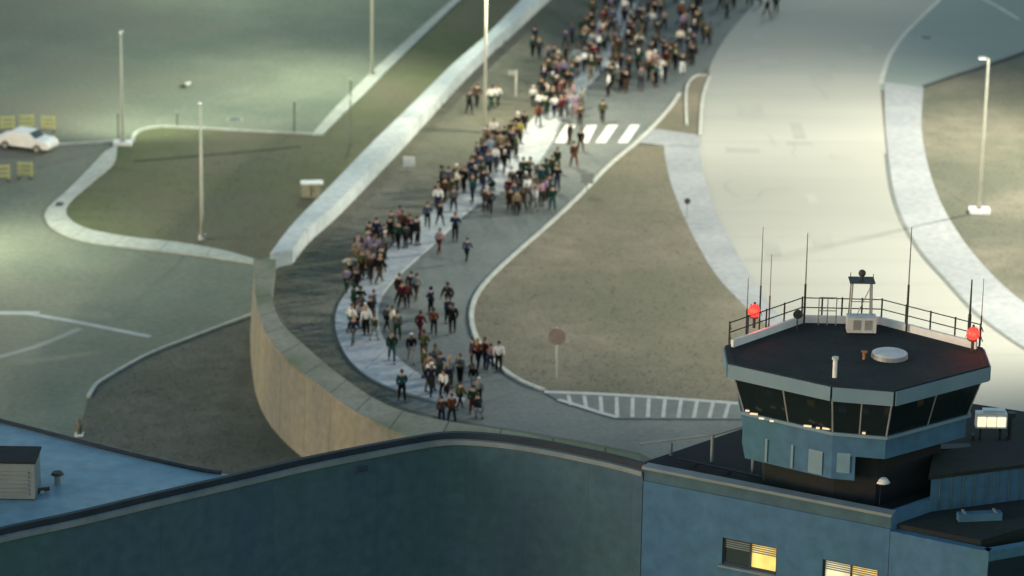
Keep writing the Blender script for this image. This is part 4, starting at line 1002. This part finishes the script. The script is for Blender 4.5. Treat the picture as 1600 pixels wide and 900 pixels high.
for i, (px, py, tc_, lc, kind, head, face, sc, z) in enumerate(PEOPLE):
    z = 0.006
    if inside((px, py), smooth(PL, 3) + smooth(PR, 3)[::-1]): z = .12
    pm = PM[kind]; g = P(px, py, z)
    s_ = prng.uniform(.93, 1.16)
    ang = prng.gauss(math.pi * .93, .45) if kind in ('walk', 'walk2', 'stride') else prng.uniform(0, 6.28)
    if prng.random() < .2: ang += math.pi
    o = bpy.data.objects.new('person', pm['person']); COL.objects.link(o); o.location = g; o.rotation_euler.z = ang; o.scale = (s_, s_, s_)
    tag(o, info[i], 'person', 'people walking along the airport road')
    def setm(ob, m_): ob.material_slots[0].link = 'OBJECT'; ob.material_slots[0].material = m_
    setm(o, SKIN[prng.choices([0, 1, 2], [4, 4, 2])[0]])
    for nm, me, m_ in (('jacket', pm['top'], cloth(tc_)), ('trousers', pm['trousers'], cloth(lc)), ('shoe', pm['shoe_l'], shoe_m), ('shoe', pm['shoe_r'], shoe_m)):
        c = bpy.data.objects.new(nm, me); COL.objects.link(c); c.parent = o; setm(c, m_)
    hk = head; hm = {'cap': cloth('white'), 'hood': cloth(tc_)}.get(head) or HAIR[prng.choices([0, 1, 2], [6, 4, 1])[0]]
    c = bpy.data.objects.new({'hair_long': 'hair'}.get(head, head), pm[hk]); COL.objects.link(c); c.parent = o; setm(c, hm)
print('people', len(PEOPLE), 'objects', len(bpy.data.objects))

# ------------------------------------------------------------------ grass tufts (short blades scattered over the verges)
def tufts(name, poly, z, n, m, seed):
    rr_ = random.Random(seed); xs = [p[0] for p in poly]; ys = [p[1] for p in poly]; V = []; F = []; c = 0
    while c < n:
        x = rr_.uniform(min(xs), max(xs)); y = rr_.uniform(min(ys), max(ys))
        if not inside((x, y), poly): continue
        c += 1; g = P(x, y, z)
        for k in range(2):
            a_ = rr_.uniform(0, 6.28); h = rr_.uniform(.01, .03); w_ = rr_.uniform(.04, .11)
            dx, dy = math.cos(a_) * w_, math.sin(a_) * w_; b0 = len(V)
            V += [g + Vector((-dx, -dy, 0)), g + Vector((dx, dy, 0)), g + Vector((dy * .8, -dx * .8, h))]; F.append((b0, b0 + 1, b0 + 2))
    o = bpy.data.meshes.new(name); o.from_pydata([tuple(v) for v in V], [], F); o.materials.append(m)
    ob = bpy.data.objects.new(name, o); COL.objects.link(ob); tag(ob, kind='stuff')
tufts('grass_tufts', island, .05, 3500, M['grass_in'], 1)
tufts('grass_tufts', smooth(OR) + [(460, 345), (640, 150), (760, 45), (800, 0)] + smooth(DB2[::-1])[4:] + smooth(TB[::-1]) + [(190, 225)], ZO + .02, 3500, M['grass_out'], 2)
tufts('grass_tufts', [(x + 2, y) for x, y in smooth(S_IN[2:])] + [(430, 420), (428, 470), (450, 515), (510, 572), (580, 618), (650, 650), (640, 625)] + smooth(PL[::-1])[8:], 0, 3500, M['verge'], 3)
tufts('grass_tufts', smooth(AR) + [(1620, 300), (1610, 85), (1530, 108)], .012, 2500, M['verge'], 4)
tufts('grass_tufts', smooth(LK) + [(392, 600), (465, 712), (350, 740), (130, 700)], ZO + .02, 2000, M['verge'], 5)

# ------------------------------------------------------------------ roof clutter below the tower
def clutter(px, py, w_, d_, h_, rz_, label, m, z=None):
    t = thing('roof_unit', label, 'roof unit', loc=P(px, py, pz if z is None else z)); t.rotation_euler.z = rz_
    m1 = MB(); m1.box((0, 0, h_ / 2 + .06), (w_, d_, h_)); m1.build('casing', m, t)
    m1 = MB(); m1.box((0, 0, h_ + .09), (w_ * 1.05, d_ * 1.08, .05)); m1.build('lid', M['copdark'], t)
    for sx in (-.4, .4): m1 = MB(); m1.box((sx * w_, 0, .03), (.08, d_, .06)); m1.build('skid', M['dark'], t)
clutter(1225, 742, 1.0, .6, .35, -.3, 'low dark plant box on the roof in front of the blue tower wing', M['roofdark'])
clutter(1430, 752, .9, .7, .5, .2, 'dark plant box on the roof just right of the pale shaded lamp', M['roofdark'])
clutter(1490, 712, 1.3, .5, .3, .15, 'long low dark box on the roof behind the ribbed penthouse', M['roofdark'])
clutter(1455, 832, 1.0, .5, .3, -.1, 'dark low box on the lowest roof at the bottom right', M['roofdark'], 16.2)
clutter(1540, 822, .8, .6, .45, -.1, 'taller dark box on the lowest roof at the bottom right', M['dark'], 16.2)
t = thing('roof_pipe', 'dark pipe run lying along the roof behind the front parapet', 'pipe', loc=P(1150, 728, pz))
q0 = P(1060, 716, pz + .15); q1 = P(1330, 775, pz + .15)
m1 = MB(); m1.tube(q0, q1, .06, n=8); rel(t, m1).build('pipe', M['copdark'], t)
for k in range(5):
    c = q0.lerp(q1, .1 + k * .2); m1 = MB(); m1.box((c.x, c.y, pz + .06), (.1, .25, .14)); rel(t, m1).build('bracket', M['dark'], t)

# ------------------------------------------------------------------ wear on the pale roadway
wr = random.Random(9); mb = MB(); pm_ = MB()
for k in range(16):
    x, y = wr.uniform(1130, 1370), wr.uniform(60, 480)
    g = P(x, y, .018); w_, d_ = wr.uniform(.6, 2.6), wr.uniform(.8, 5); pm_.add([g, g + Vector((w_, 0, 0)), g + Vector((w_ * .97, d_, 0)), g + Vector((-.05, d_, 0))], [(0, 1, 2, 3)])
tag(pm_.build('roadway_patch', M['patch']), kind='structure')
for k in range(9):
    g = P(wr.uniform(1120, 1560), wr.uniform(30, 480), .022); a_ = wr.uniform(0, 6.28)
    for q in range(wr.randint(4, 12)):
        a_ += wr.uniform(-.6, .6); n_ = g + Vector((math.cos(a_), math.sin(a_) * 1.6, 0)) * wr.uniform(.3, .8); s_ = Vector((-math.sin(a_), math.cos(a_), 0)) * .011
        mb.add([g - s_, n_ - s_, n_ + s_, g + s_], [(0, 1, 2, 3)]); g = n_
for k in range(30):
    g = P(wr.uniform(-10, 430), wr.uniform(20, 640), ZO + .009)
    a_ = wr.uniform(0, 6.28)
    for q in range(wr.randint(4, 12)):
        a_ += wr.uniform(-.6, .6); n_ = g + Vector((math.cos(a_), math.sin(a_) * 1.6, 0)) * wr.uniform(.3, .8); s_ = Vector((-math.sin(a_), math.cos(a_), 0)) * .011
        mb.add([g - s_, n_ - s_, n_ + s_, g + s_], [(0, 1, 2, 3)]); g = n_
tag(mb.build('crack', M['crack']), kind='stuff')
joints('path_joint', OL, OR, ZO + .104, 3.2, M['crack'])
joints('path_joint', DB, DB2, ZO + .084, 3.4, M['crack'])
mb = MB()
for a0, b0, i in zip(so, si, range(999)):
    if i % 6 == 3:
        dd = (so[i] - so[i - 1]).normalized() * .025; e_ = Vector((0, 0, .003)); b1 = Vector((b0.x, b0.y, HW))
        nn = (b1 - a0).normalized() * .004
        mb.add([a0 + e_ - dd, a0 + e_ + dd, b1 + e_ + dd, b1 + e_ - dd], [(0, 1, 2, 3)]); mb.add([b1 + nn - dd, b1 + nn + dd, Vector((b1.x, b1.y, 0)) + nn + dd, Vector((b1.x, b1.y, 0)) + nn - dd], [(0, 1, 2, 3)])
o = mb.build('expansion_joint', M['crack']); tag(o, kind='structure')
# small vents on the long building front
for (x, y) in ((568, 733),):
    i = min(range(len(top)), key=lambda k: abs(smooth([(-120, 862), (0, 829), (120, 803), (250, 772), (370, 744), (480, 718), (590, 696), (650, 685), (690, 679), (730, 678), (790, 683), (850, 692), (920, 706), (965, 716), (1005, 727)], 4)[k][0] - x))
    p, n = rings[i]; zz = ZR - (y - WL[i][1]) / 38.5
    m1 = MB(); q = p - n * .03; m1.box((q.x, q.y, zz), (.5, .07, .32), math.atan2(n.y, n.x) - math.pi / 2); rel(tb, m1).build('vent', M['clad'], tb)
    m1 = MB()
    for k in range(3): q = p - n * .075; m1.box((q.x, q.y, zz - .09 + k * .09), (.42, .02, .035), math.atan2(n.y, n.x) - math.pi / 2)
    rel(tb, m1).build('vent_grille', M['copdark'], tb)
